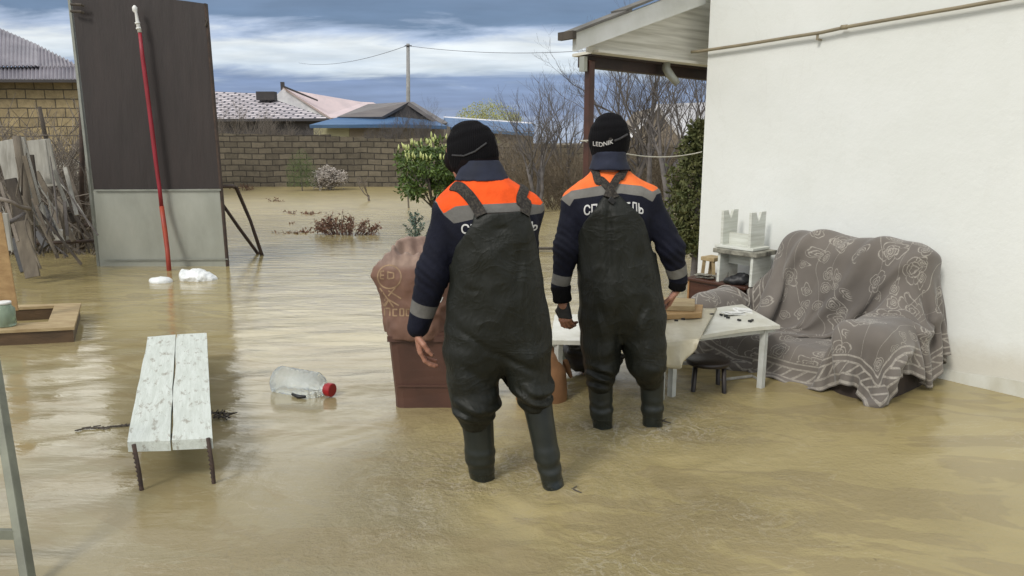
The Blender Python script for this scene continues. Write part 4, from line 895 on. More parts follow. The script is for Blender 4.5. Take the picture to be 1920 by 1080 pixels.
def flower(sc, R_, lobes, wd, seed, soft=.35):
    sh = t.n('ShaderNodeVectorMath', operation='ADD'); t.l(dv.outputs[0], sh.inputs[0]); sh.inputs[1].default_value = (seed*1.7, seed*.9, 0)
    v_ = t.n('ShaderNodeTexVoronoi', feature='F1', v={'Scale': sc, 'Randomness': .85}); v_.voronoi_dimensions = '2D'; t.l(sh.outputs[0], v_.inputs['Vector'])
    df = t.n('ShaderNodeVectorMath', operation='SUBTRACT'); t.l(sh.outputs[0], df.inputs[0]); t.l(v_.outputs['Position'], df.inputs[1])
    sp = t.n('ShaderNodeSeparateXYZ'); t.l(df.outputs[0], sp.inputs[0]); th_ = t.math('ARCTAN2', sp.outputs[1], sp.outputs[0]); ln = t.n('ShaderNodeVectorMath', operation='LENGTH'); t.l(df.outputs[0], ln.inputs[0]); rho = ln.outputs['Value']
    rc = t.n('ShaderNodeSeparateXYZ'); t.l(v_.outputs['Color'], rc.inputs[0]); th2 = t.math('ADD', th_, t.math('MULTIPLY', rc.outputs[0], 6.))
    pt = t.math('POWER', t.math('ABSOLUTE', t.math('COSINE', t.math('MULTIPLY', th2, lobes/2))), soft); tgt = t.math('MULTIPLY_ADD', pt, R_*.45, R_*.55)
    o_ = None
    for k_ in (1., .55, .25):
        l_ = t.math('LESS_THAN', t.math('ABSOLUTE', t.math('SUBTRACT', rho, t.math('MULTIPLY', tgt, k_))), wd); o_ = l_ if o_ is None else t.math('MAXIMUM', o_, l_)
    ve = t.math('MULTIPLY', t.math('LESS_THAN', pt, .35), t.math('LESS_THAN', rho, t.math('MULTIPLY', tgt, 1.)))
    o_ = t.math('MAXIMUM', o_, ve); return t.math('MULTIPLY', o_, t.math('GREATER_THAN', rc.outputs[1], .22))
fl1 = flower(4.6, .066, 5., .0030, 1.); fl2 = flower(9.5, .034, 3., .0024, 2.)
motif = t.math('MAXIMUM', fl1, t.math('MULTIPLY', fl2, t.ramp(t.noise(uv, 2.6, 2, .4), [(.44, 0.), (.46, 1.)])))
stem = t.n('ShaderNodeTexWave', wave_type='BANDS', v={'Scale': 1.1, 'Distortion': 7., 'Detail': 2., 'Detail Scale': 1.2}); t.l(uv, stem.inputs['Vector']); stem = t.ramp(stem.outputs['Fac'], [(.480, 0.), (.490, 1.), (.510, 1.), (.520, 0.)])
motif = t.math('MAXIMUM', motif, stem)
# border stripes with a square meander between them, along the edges
ed = t.math('MINIMUM', t.math('MINIMUM', t.math('SUBTRACT', 2.0, ua), ua), t.math('SUBTRACT', 1.72, va))
def band(c0, w_): return t.math('LESS_THAN', t.math('ABSOLUTE', t.math('SUBTRACT', ed, c0)), w_)
st = t.math('MAXIMUM', t.math('MAXIMUM', band(.045, .009), band(.095, .006)), t.math('MAXIMUM', band(.165, .006), band(.200, .005)))
hem = t.math('LESS_THAN', ed, .012)
inb = t.math('MULTIPLY', t.math('GREATER_THAN', ed, .095), t.math('LESS_THAN', ed, .165))
mz = t.math('MULTIPLY', inb, t.math('MAXIMUM', t.math('GREATER_THAN', t.math('SINE', t.math('MULTIPLY', t.math('ADD', ua, t.math('MULTIPLY', va, 1.)), 95)), .72), 0.))
stm = t.math('MAXIMUM', t.math('MAXIMUM', st, mz), hem)
motif = t.math('MULTIPLY', motif, t.math('GREATER_THAN', ed, .21))
allm = t.math('MAXIMUM', motif, stm, clamp=True)
wear = t.ramp(t.noise(uv, 60, 3, .7), [(.3, .25), (.6, 1.)])
base = t.mix(t.ramp(t.noise(uv, 2.1, 4, .5), [(.35, 0.), (.65, 1.)]), (.180, .160, .141), (.122, .108, .096))
colr = t.mix(t.math('MULTIPLY', t.math('MULTIPLY', allm, wear), .62), base, (.46, .43, .375))
bm_ = t.out(colr, .92, t.bump(t.noise(uv, 300, 2), .25, .002, t.bump(allm, .25, .004)), Sheen_Weight=.25, Specular_IOR_Level=.2)
cu = ii*2.0; cv = jj*1.72
bl_ = nobj('blanket', Vb, Fb, bm_, None, {'cu': cu.ravel(), 'cv': cv.ravel()})
md = bl_.modifiers.new('s', 'SUBSURF'); md.levels = 1; md.render_levels = 2; md = bl_.modifiers.new('t', 'SOLIDIFY'); md.thickness = .007; md.offset = 0
tag(bl_, 'taupe blanket with pale flower outlines and striped border thrown over the sofa', 'blanket')

# ---------------------------------------------------------------- corner cabinet and upturned stools on it
cab = empty('cabinet', SB(.4, .18, 0), 'low brown wooden cabinet between the house corner and the sofa', 'cabinet')
CT = .445
def lbox(mb, s0, s1, b0, b1, z0, z1): return mb.hexa([SB(s0, b0, z0), SB(s0, b1, z0), SB(s1, b1, z0), SB(s1, b0, z0), SB(s0, b0, z1), SB(s0, b1, z1), SB(s1, b1, z1), SB(s1, b0, z1)])
w = MB(); lbox(w, .19, .66, .03, .345, -.22, CT-.022); w.build('carcass', 'cabinet', cab)
w = MB(); lbox(w, .175, .189, .03, .35, -.22, CT-.022); w.build('side_panel', 'cabinet_side', cab)
w = MB(); lbox(w, .16, .68, .02, .365, CT-.022, CT); w.build('top', 'cabinet', cab, bevel=.005)
w = MB(); lbox(w, .22, .44, .345, .353, .0, CT-.05); w.build('door', 'cabinet', cab)
def frame_pts(px, py, s): # helper, returns wall-frame coordinates of pixel on plane b
    return wallpt(px, py, s)
def stool(name, lb, s0, s1, b0, b1, z0, z1, inv, m_top, m_leg, th=.03, notch=True, legw=None, seatm=None):
    """two panel ends with a V notch, an apron and a seat; inv turns it upside down"""
    e = empty(name, SB((s0+s1)/2, (b0+b1)/2, z0), lb, 'stool'); H = z1-z0
    zf = (lambda z: z1-z) if inv else (lambda z: z0+z)
    w = MB(); za, zb_ = sorted((zf(H-th), zf(H))); lbox(w, s0-.02, s1+.02, b0-.015, b1+.015, za, zb_)
    w.build('seat', m_top, e, bevel=.004)
    for sc in (s0+.015, s1-.035):
        w = MB(); bm_c = (b0+b1)/2; v_ = [(b0, 0), (bm_c-.035, 0), (bm_c, H*.26), (bm_c+.035, 0), (b1, 0), (b1-.005, H-th), (b0+.005, H-th)]
        P = [SB(sc, b, zf(z)) for b, z in v_]; Q = [p+DW*.02 for p in P]; k = len(P)
        w.add(P+Q, [(0, 1, 2, 6), (2, 5, 6), (2, 3, 4, 5), (k+6, k+2, k+1, k), (k+6, k+5, k+2), (k+5, k+4, k+3, k+2)]+[(i, i+k, (i+1) % k+k, (i+1) % k) for i in range(k)]); w.build('leg', m_leg, e)
    w = MB(); za, zb_ = sorted((zf(H-th-.085), zf(H-th))); lbox(w, s0+.036, s1-.036, (b0+b1)/2-.01, (b0+b1)/2+.01, za, zb_); w.build('apron', m_leg, e); return e
# lower stool upright, white legs and a grimy seat; upper one upside down on it
stool('stool', 'worn white stool with grimy seat standing on the brown cabinet', .40, .72, .10, .33, CT+.001, CT+.245, False, 'grimy', 'whitewood', .032)
stool('stool', 'white painted stool turned upside down on top of the grimy stool', .385, .665, .11, .29, CT+.247, CT+.515, True, 'whitewood', 'whitewood', .02)
e = empty('footstool', SB(.27, .2, CT), 'small yellowish wooden stool on the cabinet left of the white stools', 'stool')
w = MB(); lbox(w, .215, .335, .13, .26, CT+.125, CT+.155); w.build('seat', 'framewood', e, bevel=.004)
for s_, b_, ds in ((.235, .15, -.012), (.235, .24, -.012), (.315, .15, .012), (.315, .24, .012)):
    w = MB(); w.bar(SB(s_+ds, b_, CT+.001), SB(s_, b_, CT+.125), .022, .02); w.build('leg', 'framewood', e)
w = MB()
for k, (s_, b_, a) in enumerate(((.28, .29, .2), (.31, .30, -.3), (.25, .28, .9), (.33, .27, .4), (.29, .31, -.1))):
    R = Matrix.Rotation(a-.88, 3, 'Z'); w.box(SB(s_, b_, CT+.008+k*.006), (.055, .022, .0028), R)
tag(w.build('wood_scraps', 'grimy'), 'heap of dirty wooden scraps lying on the cabinet front corner', 'scraps')
Gd = Grid((1.18, 5.05, .36), (1.72, 5.60, .62), .012)
c_ = SB(.60, .30, CT+.04); D = Gd.new(); Gd.ell(D, c_, (.07, .05, .045), .03); Gd.ell(D, SB(.54, .33, CT+.02), (.05, .04, .03), .03); V, F = Gd.mesh(D); V += normals(V, F)*(.012*vnoise(V[:, 0]*40, V[:, 1]*40, V[:, 2]*40, 2))[:, None]
tag(nobj('dark_rag', smooth(V, F, 1), F, 'black'), 'black crumpled rag on the cabinet at the foot of the white stool', 'rag')

# ---------------------------------------------------------------- tables, board, stool under table
TZ = .385
def leg2(e, a, zt, r=.017, m_='tableleg'):
    w = MB(); w.bar(Vector((a.x, a.y, -.22)), Vector((a.x, a.y, zt)), r*2, r*2, up=NW); w.build('leg', m_, e)
tb = empty('folding_table', atz(1330, 690), 'white topped table with thin white legs standing in the water before the sofa', 'table')
P = [atz(1463, 610, TZ), atz(1392, 572, TZ), atz(1262, 588, TZ-.0), atz(1272, 632, TZ)]
w = MB(); k = 10; rows = []
for j in range(k+1):
    f = j/k; a = P[0].lerp(P[3], f); b_ = P[1].lerp(P[2], f); rows.append((a+UP*.006*sin(f*5), b_+UP*.006*sin(f*4+1)))
vs = [r[0] for r in rows]+[r[1] for r in rows]+[r[0]-UP*.022 for r in rows]+[r[1]-UP*.022 for r in rows]; K = k+1
w.add(vs, [(i, i+1, K+i+1, K+i) for i in range(k)]+[(2*K+i+1, 2*K+i, 3*K+i, 3*K+i+1) for i in range(k)]+[(i, 2*K+i, 2*K+i+1, i+1) for i in range(k)]+[(K+i, K+i+1, 3*K+i+1, 3*K+i) for i in range(k)]+[(0, K, 3*K, 2*K), (k, 2*K+k, 3*K+k, K+k)])
w.build('tabletop', 'tablewhite', tb)
w = MB(); w.bar(P[0]-UP*.030+(P[3]-P[0])*.03+(P[1]-P[0])*.06, P[3]-UP*.030+(P[1]-P[0])*.06, .015, .03); w.build('apron', 'tableleg', tb)
leg2(tb, atz(1426, 727), TZ-.024); leg2(tb, atz(1259, 742), TZ-.024); leg2(tb, atz(1392, 655), TZ-.02); leg2(tb, atz(1275, 670), TZ-.024)
# second table with oilcloth, partly behind the right rescuer
tb2 = empty('covered_table', atz(1160, 660), 'table under pale oilcloth behind the legs of the right rescuer', 'table')
T2 = TZ-.03; p0, p1, p2, p3 = atz(1032, 638, T2), atz(1268, 642, T2), atz(1275, 583, T2), atz(1040, 590, T2)
p0.y += .0; w = MB(); w.slab([p0, p1, p2, p3], .025, UP); w.build('tabletop', 'tablewhite', tb2)
for q in (p0, p3): leg2(tb2, q.lerp((p1+p2)/2, .06), T2-.026)
leg2(tb2, p1.lerp(p3, .1), T2-.026); leg2(tb2, p2.lerp(p0, .1), T2-.026)
# oilcloth with a hanging swag
n_ = 26; m_ = 18; vs = []; c00, c10, c11, c01 = atz(1236, 642, TZ+.03), atz(1310, 634, TZ+.03), atz(1345, 572, TZ+.03), atz(1240, 578, TZ+.03)
for i in range(n_+1):
    f = i/n_; e0 = c00.lerp(c10, f); e1_ = c01.lerp(c11, f); drop = .17*max(0, sin(pi*min(1, f*1.05+.0)))**.8*(1-.55*f)+.02
    for j in range(m_+1):
        gq = j/m_
        if gq < .35: h_ = gq/.35; p = e0+Vector((.0, -.03-.012*sin(f*14), 0))*(1-h_)*1.-UP*(drop*(1-h_)); p += Vector((.012*sin(f*17+h_*3)*(1-h_), 0, 0))
        else: h_ = (gq-.35)/.65; p = e0.lerp(e1_, h_)+UP*(.003*sin(f*11+h_*7)-.022*(1 if p0 else 0)+.006)
        vs.append(p)
w = MB(); K = m_+1; w.add(vs, [(i*K+j, (i+1)*K+j, (i+1)*K+j+1, i*K+j+1) for i in range(n_) for j in range(m_)])
oc_ = w.build('oilcloth', 'oilcloth', smooth=True); md = oc_.modifiers.new('t', 'SOLIDIFY'); md.thickness = .004
tag(oc_, 'grubby cream oilcloth hanging off the table corner beside the right rescuer', 'tablecloth')
BZ = TZ+.016
for k, (c_, z_, lb) in enumerate((([(1240, 590), (1316, 587), (1318, 571), (1240, 568)], BZ+.034, 'lower thick wooden board lying on the table under the right hand'), ([(1240, 573), (1303, 574), (1303, 560), (1240, 556)], BZ+.068, 'upper smaller wooden board touched by the right rescuer'))):
    P = [atz(*p, z_) for p in c_]; w = MB(); w.slab(P, .032, UP); tag(w.build('wooden_board', 'newwood' if k == 0 else 'framewood', bevel=.003), lb, 'board', 'boards on the table')
rnd = random.Random(2)
for k, (px, py, a, l_, m_, lb) in enumerate(((1375, 588, .3, .075, 'whiteplastic', 'whitish folded paper lying on the back of the folding table'), (1392, 582, -.2, .06, 'whiteplastic', 'small white paper beside the folded one on the table'))):
    p = atz(px, py, TZ+.012); w = MB(); R = Matrix.Rotation(a, 3, 'Z')@Matrix.Rotation(.12, 3, 'Y'); w.box(p, (l_, .035, .002), R); w.box(p+Vector((.01, .01, .006)), (l_*.8, .03, .002), R@Matrix.Rotation(.3, 3, 'Z')); tag(w.build('paper', m_), lb, 'paper')
for k, (px, py) in enumerate(((1268, 601), (1281, 598), (1335, 589), (1361, 592), (1365, 595), (1386, 600), (1406, 602), (1409, 601), (1333, 590), (1352, 590))):
    p = atz(px, py, TZ+.012 if px > 1300 else TZ+.02); w = MB(); w.box(p, (.011 if k != 7 else .022, .006, .005), Matrix.Rotation(rnd.random()*3, 3, 'Z'))
    tag(w.build('black_scrap', 'black'), 'tiny black scrap scattered on the table top', 'scrap', 'black scraps on the table')
st_ = empty('round_stool', atz(1322, 720), 'dark brown stool with a rounded seat under the folding table', 'stool')
c_ = atz(1322, 735, 0); sz = .18; cc = Vector((1.165, 4.27, sz)); w = MB(); w.lathe(cc-UP*.028, UP, [(0, .11), (.004, .125), (.024, .13), (.03, .12)], 28); w.build('seat', 'stooldark', st_, smooth=True)
for dx, dy in ((-.085, -.05), (.075, -.07), (-.05, .09), (.08, .07)):
    w = MB(); w.tube([cc+Vector((dx, dy, -.026)), cc+Vector((dx*1.25, dy*1.25, -sz-.2))], [.014, .016], 8); w.build('leg', 'stooldark', st_, smooth=True)

# ---------------------------------------------------------------- brown crate with the printed sack, tub and bag behind
def taper(name, m_, e, px, zt, zb0, y, dep, r=.02, n=4):
    pass
bn = empty('brown_bin', atz(790, 762), 'tall brown plastic bin standing in the water behind the left rescuer', 'bin')
a0, a1 = atz(742, 762), atz(880, 764); yt = a0.y; tl, tr2 = aty(726, 624, yt-.03), aty(900, 624, yt-.03)
w = MB(); dp = .42; k = 8; rows = []
for j in range(k+1):
    f = j/k; l_ = a0.lerp(tl, f); r_ = a1.lerp(tr2, f); zz_ = l_.z if j else -.2
    rows.append([(l_.x+.015, l_.y, zz_), (l_.x+.05, l_.y-.012, zz_), (r_.x-.03, r_.y-.012, zz_), (r_.x, r_.y, zz_), (r_.x, r_.y+dp, zz_), (l_.x, l_.y+dp, zz_), (l_.x, l_.y+.03, zz_)])
vs = [p for r in rows for p in r]; w.add(vs, [(j*7+i, j*7+(i+1) % 7, (j+1)*7+(i+1) % 7, (j+1)*7+i) for j in range(k) for i in range(7)]+[tuple(range(k*7, k*7+7))])
w.build('body', 'brownplastic', bn)
w = MB(); q0, q1 = a0.lerp(tl, .30), a1.lerp(tr2, .30); w.bar(q0+Vector((.02, -.016, 0)), q1+Vector((0, -.016, 0)), .008, .012); w.build('rim', 'brownplastic', bn); w = MB(); q0, q1 = a0.lerp(tl, .93), a1.lerp(tr2, .93); w.bar(q0+Vector((-.0, -.018, 0)), q1+Vector((0, -.018, 0)), .012, .03); w.build('rim', 'brownplastic', bn)
# sack: soft pear-like volume with an open mouth, hem hanging below
yS = yt+.16
def sx_(px, py): return aty(px, py, yS-.17).x
def sz_(py): return aty(760, py, yS-.17).z
rows = []
for py, x0, x1, ry in ((634, 712, 848, .235), (610, 710, 848, .235), (575, 706, 850, .225), (545, 698, 850, .225), (520, 689, 850, .225), (505, 693, 850, .215), (488, 712, 850, .19), (470, 724, 846, .16), (462, 727, 840, .15), (456, 730, 838, .145)):
    a, b_ = sx_(x0, py), sx_(x1, py); rows.append((sz_(py), (a+b_)/2, yS, (b_-a)/2, ry))
zz0, zz1 = rows[0][0], rows[-1][0]; xs_ = [r[1]-r[3] for r in rows]; G = Grid((min(xs_)-.05, yS-.3, zz0-.03), (max(r[1]+r[3] for r in rows)+.05, yS+.3, zz1+.05), .0085)
D = G.new(); G.loft(D, rows, .0, 2.6); D = D+.012*vnoise(G.X*9, G.Y*9, G.Z*7, 4)+.010*np.abs(vnoise(G.X*15+G.Z*10, G.Y*15, G.Z*11-G.X*6, 6))+.005*vnoise(G.X*30, G.Y*30, G.Z*26, 8)
cxm = (sx_(735, 465)+sx_(830, 465))/2
G.ell(D, (cxm+.02, yS-.03, zz1+.01), (.185, .12, .12), .01, sub=True); D = np.maximum(D, G.Z-(zz1+.015-np.clip(yS+.06-G.Y, 0, .3)*.34+.012*np.sin(G.X*28)))
cs_ = aty(768, 469, yS-.15); G.ell(D, (cs_.x, yS-.13, cs_.z), (.115, .13, .022), .006, sub=True)
# gathered neck folds below the mouth
D = D+.009*np.sin((G.X-cxm)*95+G.Z*20)*np.exp(-((G.Z-sz_(478))/.05)**2)
V, F = G.mesh(D); V = smooth(V, F, 1)
t = NT('sackcloth'); c = t.co(); wv = t.n('ShaderNodeTexWave', v={'Scale': 60, 'Distortion': 1.}); t.l(c, wv.inputs['Vector'])
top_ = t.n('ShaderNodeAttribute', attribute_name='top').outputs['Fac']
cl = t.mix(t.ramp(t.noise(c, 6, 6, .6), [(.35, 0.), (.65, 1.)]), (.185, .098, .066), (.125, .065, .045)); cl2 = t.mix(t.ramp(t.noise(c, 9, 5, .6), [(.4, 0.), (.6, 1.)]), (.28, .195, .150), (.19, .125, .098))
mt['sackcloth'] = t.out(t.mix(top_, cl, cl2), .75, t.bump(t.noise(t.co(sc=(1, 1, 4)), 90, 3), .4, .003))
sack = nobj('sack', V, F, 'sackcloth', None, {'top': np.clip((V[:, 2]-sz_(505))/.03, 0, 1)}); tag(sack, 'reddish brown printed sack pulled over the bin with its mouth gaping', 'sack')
sackT = BVHTree.FromPolygons([Vector(v) for v in V], [list(f) for f in F])
mt['print'] = M('print', (.32, .215, .125), (.23, .15, .09), .8, 25, lo=.45, hi=.6)
def onsack(px, py):
    X_, Y_, Z_ = ray(px, py); p = Vector((0, 0, HC)); d = Vector((X_, Y_, Z_)).normalized(); h_ = sackT.ray_cast(p, d)[0]
    return (h_-d*.0015) if h_ else None
def stroke(mb, pts, wpx=2.6):
    L_, R_ = [], []
    for i, p in enumerate(pts):
        a, b = pts[max(i-1, 0)], pts[min(i+1, len(pts)-1)]; dx, dy = b[0]-a[0], b[1]-a[1]; l = hypot(dx, dy) or 1; nx, ny = -dy/l*wpx/2, dx/l*wpx/2
        q, r = onsack(p[0]-nx, p[1]-ny), onsack(p[0]+nx, p[1]+ny)
        if q and r: L_.append(q); R_.append(r)
    k = len(L_)
    if k > 1: mb.add(L_+R_, [(i, i+1, k+i+1, k+i) for i in range(k-1)])
def dense(pts, n=7): return [(a[0]+(b[0]-a[0])*k/n, a[1]+(b[1]-a[1])*k/n) for a, b in zip(pts[:-1], pts[1:]) for k in range(n)]+[pts[-1]]
w = MB()
for pts in ([(708+(22)*(1-cos(a)), 519+ -0-22*sin(a)*-1) for a in np.linspace(0, 2*pi, 26)], [(720, 508), (714, 509), (713, 522), (720, 523)], [(714, 516), (720, 516)], [(727, 508), (727, 523)], [(727, 510), (738, 512), (738, 521), (728, 523)],
            [(712, 540), (738, 576)], [(744, 536), (717, 568)], [(717, 568), (722, 574), (727, 565)], [(752, 560), (728, 545)], [(716, 594), (716, 575), (729, 562), (748, 573)],
            [(721, 592), (721, 578), (731, 578), (731, 592)], [(745, 580), (737, 580), (737, 592), (745, 592)], [(750, 579), (750, 592), (757, 592), (757, 579), (750, 579)], [(768, 580), (762, 580), (762, 592), (768, 592)]): stroke(w, dense(pts))
w.build('print', 'print', sack)
w = MB(); p_ = [(826, 532), (832, 531), (829, 540), (824, 540), (831, 548), (824, 550)]; stroke(w, dense(p_), 2.4); stroke(w, dense([(823, 556), (830, 558), (826, 566), (820, 566)]), 2.2); w.build('stitching', 'whiteplastic', sack)
# black interior seen in the gaping mouth comes from the geometry; tan tub and black bag at the right of the left rescuer
G = Grid((.02, 3.85, -.2), (.45, 4.45, .42), .012); D = G.new(); x0_ = atz(1066, 758)
G.loft(D, [(-.2, x0_.x-.15, 4.12, .15, .14), (.05, x0_.x-.15, 4.12, .15, .14), (.17, x0_.x-.17, 4.13, .16, .14), (.26, x0_.x-.20, 4.14, .14, .13), (.33, x0_.x-.23, 4.15, .11, .11)], .01, 3.2)
D += .006*vnoise(G.X*14, G.Y*14, G.Z*10, 3); V, F = G.mesh(D); tag(nobj('tan_tub', smooth(V, F, 3), F, 'tancloth'), 'tan brown rounded tub standing in the water right of the left rescuer', 'tub')
G = Grid((.28, 4.25, -.1), (.95, 4.85, .42), .012); D = G.new(); p = aty(1072, 668, 4.5)
G.ell(D, (p.x+.12, 4.55, p.z-.02), (.21, .16, .085), .02); G.ell(D, (p.x+.06, 4.52, p.z+.04), (.13, .12, .05), .02); G.cap(D, (p.x-.02, 4.42, p.z+.05), (p.x+.3, 4.42, p.z+.02), .02, .02, .01)
V, F = G.mesh(D); V += normals(V, F)*(.012*vnoise(V[:, 0]*20, V[:, 1]*20, V[:, 2]*24, 2))[:, None]; tag(nobj('black_bag', V, F, 'black'), 'soft black bag floating behind the left leg of the right rescuer', 'bag')
G = Grid((.16, 4.05, .1), (.5, 4.6, .5), .010); D = G.new(); G.cap(D, aty(1045, 648, 4.3), aty(1057, 682, 4.28), .028, .022, .01); G.cap(D, aty(1036, 640, 4.32), aty(1048, 650, 4.3), .02, .028, .01)
V, F = G.mesh(D); V += normals(V, F)*(.008*vnoise(V[:, 0]*30, V[:, 1]*30, V[:, 2]*34, 2))[:, None]; tag(nobj('green_rag', V, F, 'greencloth'), 'greenish pale rag hanging on the tan tub beside the black bag', 'rag')
G = Grid((.18, 3.95, -.1), (.5, 4.5, .4), .010); D = G.new(); G.cap(D, aty(1060, 680, 4.2), aty(1070, 705, 4.2), .022, .014, .01); V, F = G.mesh(D)
tag(nobj('brown_scrap', V, F, 'tancloth'), 'small brown scrap between tan tub and black bag', 'scrap')
w = MB(); w.tube([atz(1262, 683, .02), atz(1300, 679, .04), atz(1345, 676, .02)], .014, 6); tag(w.build('floating_lath', 'palewood'), 'pale lath floating under the table behind the round stool', 'lath'); w = MB(); w.tube([atz(1352, 712, .012), atz(1410, 705, .012), atz(1424, 712, .01)], .010, 6); tag(w.build('floating_lath', 'palewood'), 'thin pale lath floating in front of the sofa right of the round stool', 'lath')
w = MB(); w.bar(atz(1005, 466, .04), atz(1200, 466, .04), .05, .03); tag(w.build('floating_plank', 'darkwood'), 'thin dark plank lying on the water seen between the two rescuers', 'plank')
# ---------------------------------------------------------------- the two rescuers
def cloth_mat(name, navy, orange, grey):
    t = NT(name); v = t.n('ShaderNodeAttribute', attribute_name='yoke').outputs['Fac']; cf = t.n('ShaderNodeAttribute', attribute_name='cuff').outputs['Fac']
    c = t.co(); n = t.noise(c, 9, 6, .6); dk = t.ramp(n, [(.3, .72), (.7, 1.1)])
    isg = t.math('MAXIMUM', t.math('MULTIPLY', t.math('GREATER_THAN', v, 0.), t.math('LESS_THAN', v, 1.)), t.math('GREATER_THAN', cf, 0.))
    iso = t.math('GREATER_THAN', v, 1.)
    col = t.mix(iso, t.mix(isg, navy, grey), orange); col = t.mix(1., col, dk, 'MULTIPLY')
    wv = t.noise(t.co(sc=(1, 1, 1)), 260, 2)
    return t.out(col, .82, t.bump(wv, .15, .002, t.bump(t.noise(t.co(sc=(1.3, 1.3, 1)), 9, 5, .6), .55, .02)), Specular_IOR_Level=.3)
mt['jacket_a'] = cloth_mat('jacket_a', (.0030, .0042, .0145), (.90, .10, .012), (.15, .145, .135))
mt['jacket_b'] = cloth_mat('jacket_b', (.0030, .0042, .0140), (.92, .19, .045), (.18, .175, .16))
t = NT('rubber'); c = t.co(); f = t.ramp(t.noise(t.co(sc=(1, 1, .5)), 5, 6, .6), [(.3, 0.), (.7, 1.)])
zr_ = t.n('ShaderNodeSeparateXYZ'); t.l(c, zr_.inputs[0]); mud = t.math('MULTIPLY', t.math('SUBTRACT', 1., t.math('DIVIDE', zr_.outputs[2], .75), clamp=True), t.ramp(t.noise(c, 11, 8, .7), [(.5, 0.), (.72, .30)]))
mt['rubber'] = t.out(t.mix(mud, t.mix(f, (.0055, .0067, .0046), (.0100, .0116, .0080)), (.075, .062, .038)), .56, t.bump(t.noise(t.co(sc=(2.2, 2.2, .7), rot=(0, .4, 0)), 3.4, 4, .5, 1.2), .5, .035, t.bump(t.math('POWER', t.math('SUBTRACT', 1., t.math('MULTIPLY', t.math('ABSOLUTE', t.math('SUBTRACT', t.noise(t.co(sc=(1.2, 1.2, 1.7), rot=(0, .5, 0)), 4.2, 3, .5, 1.4), .5)), 5.), clamp=True), 4.), .20, .010)), Specular_IOR_Level=.36)
t = NT('bootrubber'); zb_ = t.n('ShaderNodeSeparateXYZ'); t.l(t.co(), zb_.inputs[0]); wet = t.math('SUBTRACT', 1., t.math('DIVIDE', t.math('ADD', zb_.outputs[2], t.math('MULTIPLY', t.noise(t.co(), 14), -.05)), .05), clamp=True); mt['bootrubber'] = t.out(t.mix(t.ramp(t.noise(t.co(), 9, 6), [(.35, 0.), (.65, 1.)]), (.010, .013, .011), (.017, .021, .018)), t.math('MULTIPLY_ADD', wet, -.24, .42), t.bump(t.noise(t.co(sc=(1, 1, .5)), 12, 4), .4, .012), Specular_IOR_Level=.5)
t = NT('strapweb'); wvs = t.noise(t.co(), 120, 2, .5); mt['strapweb'] = t.out(t.mix(t.ramp(wvs, [(.45, 0.), (.6, 1.)]), (.014, .011, .009), (.045, .038, .028)), .85, t.bump(wvs, .5, .003))
t = NT('knit'); rib = t.n('ShaderNodeTexWave', bands_direction='X', v={'Scale': 42., 'Distortion': .6}); t.l(t.co(), rib.inputs['Vector']); mt['knit'] = t.out(t.mix(t.noise(t.co(), 7), (.0040, .0040, .0052), (.0085, .0080, .009)), .95, t.bump(rib.outputs['Fac'], .5, .004), Specular_IOR_Level=.12)
mt['knit2'] = M('knit2', (.010, .0065, .007), (.005, .004, .005), .95, 12, spec=.12)
mt['skin'] = (lambda t: t.out(t.mix(t.noise(t.co(), 30), (.40, .20, .135), (.30, .135, .09)), .55, t.bump(t.noise(t.co(), 160, 3), .2, .001), Subsurface_Weight=.08, Subsurface_Scale=.01))(NT('skin'))
mt['hair'] = M('hair', (.012, .009, .008), (.02, .015, .012), .7, 60)
mt['collar'] = M('collar', (.012, .017, .040), (.007, .010, .023), .8, 10, bump=.4, bs=60, bd=.003)
mt['letter'] = M('letter', (.62, .62, .60), (.48, .48, .47), .7, 20)
mt['glove'] = M('glove', (.012, .012, .014), (.03, .03, .032), .7, 40, bump=.4, bs=60)
mt['capband'] = M('capband', (.055, .055, .058), (.03, .03, .032), .9, 30)

def hand_parts(W_, D_, Nn, side, curl=.5, spread=.1, length=.185):
    """W_ wrist, D_ towards the fingers, Nn palm normal, side=+1 puts the thumb towards D x N"""
    D_ = Vector(D_).normalized(); Nn = Vector(Nn); Nn = (Nn-D_*Nn.dot(D_)).normalized(); T_ = D_.cross(Nn)*side; s = length/.185; P = []
    kn = []
    for i, (off, ln) in enumerate(((.028, .088), (.009, .092), (-.010, .088), (-.027, .080))):
        k = W_+D_*ln*s+T_*off*s; kn.append(k); P.append((W_+T_*off*.55*s, k, .0145*s, .0115*s))
        fl = (.040, .045, .042, .034)[i]*s; a = curl*(.75+.12*i); d = (D_+T_*spread*(1.2-i)*.5).normalized(); p = k
        for j, (m_, c_) in enumerate(((1., .55), (.72, .95), (.55, .7))):
            d = (Matrix.Rotation(0, 3, 'X')@d)
            ax = d.cross(Nn).normalized(); ang = a*c_; d = (d*cos(ang)+Nn*sin(ang)).normalized() if True else d
            Nn2 = Nn; q = p+d*fl*m_; P.append((p, q, (.0098-.0008*j)*s, (.0092-.001*j)*s)); p = q
            Nn_ = (Nn-d*Nn.dot(d)); Nn = Nn_.normalized() if False else Nn
    b_ = W_+D_*.022*s+T_*.022*s; d = (D_*.62+T_*.62+Nn*.38).normalized(); q = b_+d*.040*s; P.append((b_, q, .0145*s, .0115*s)); d = (D_*.9+T_*.12+Nn*.42).normalized(); q2 = q+d*.032*s; P.append((q, q2, .0112*s, .0098*s)); P.append((q2, q2+(d+Nn*.15).normalized()*.024*s, .0098*s, .0078*s))
    return P
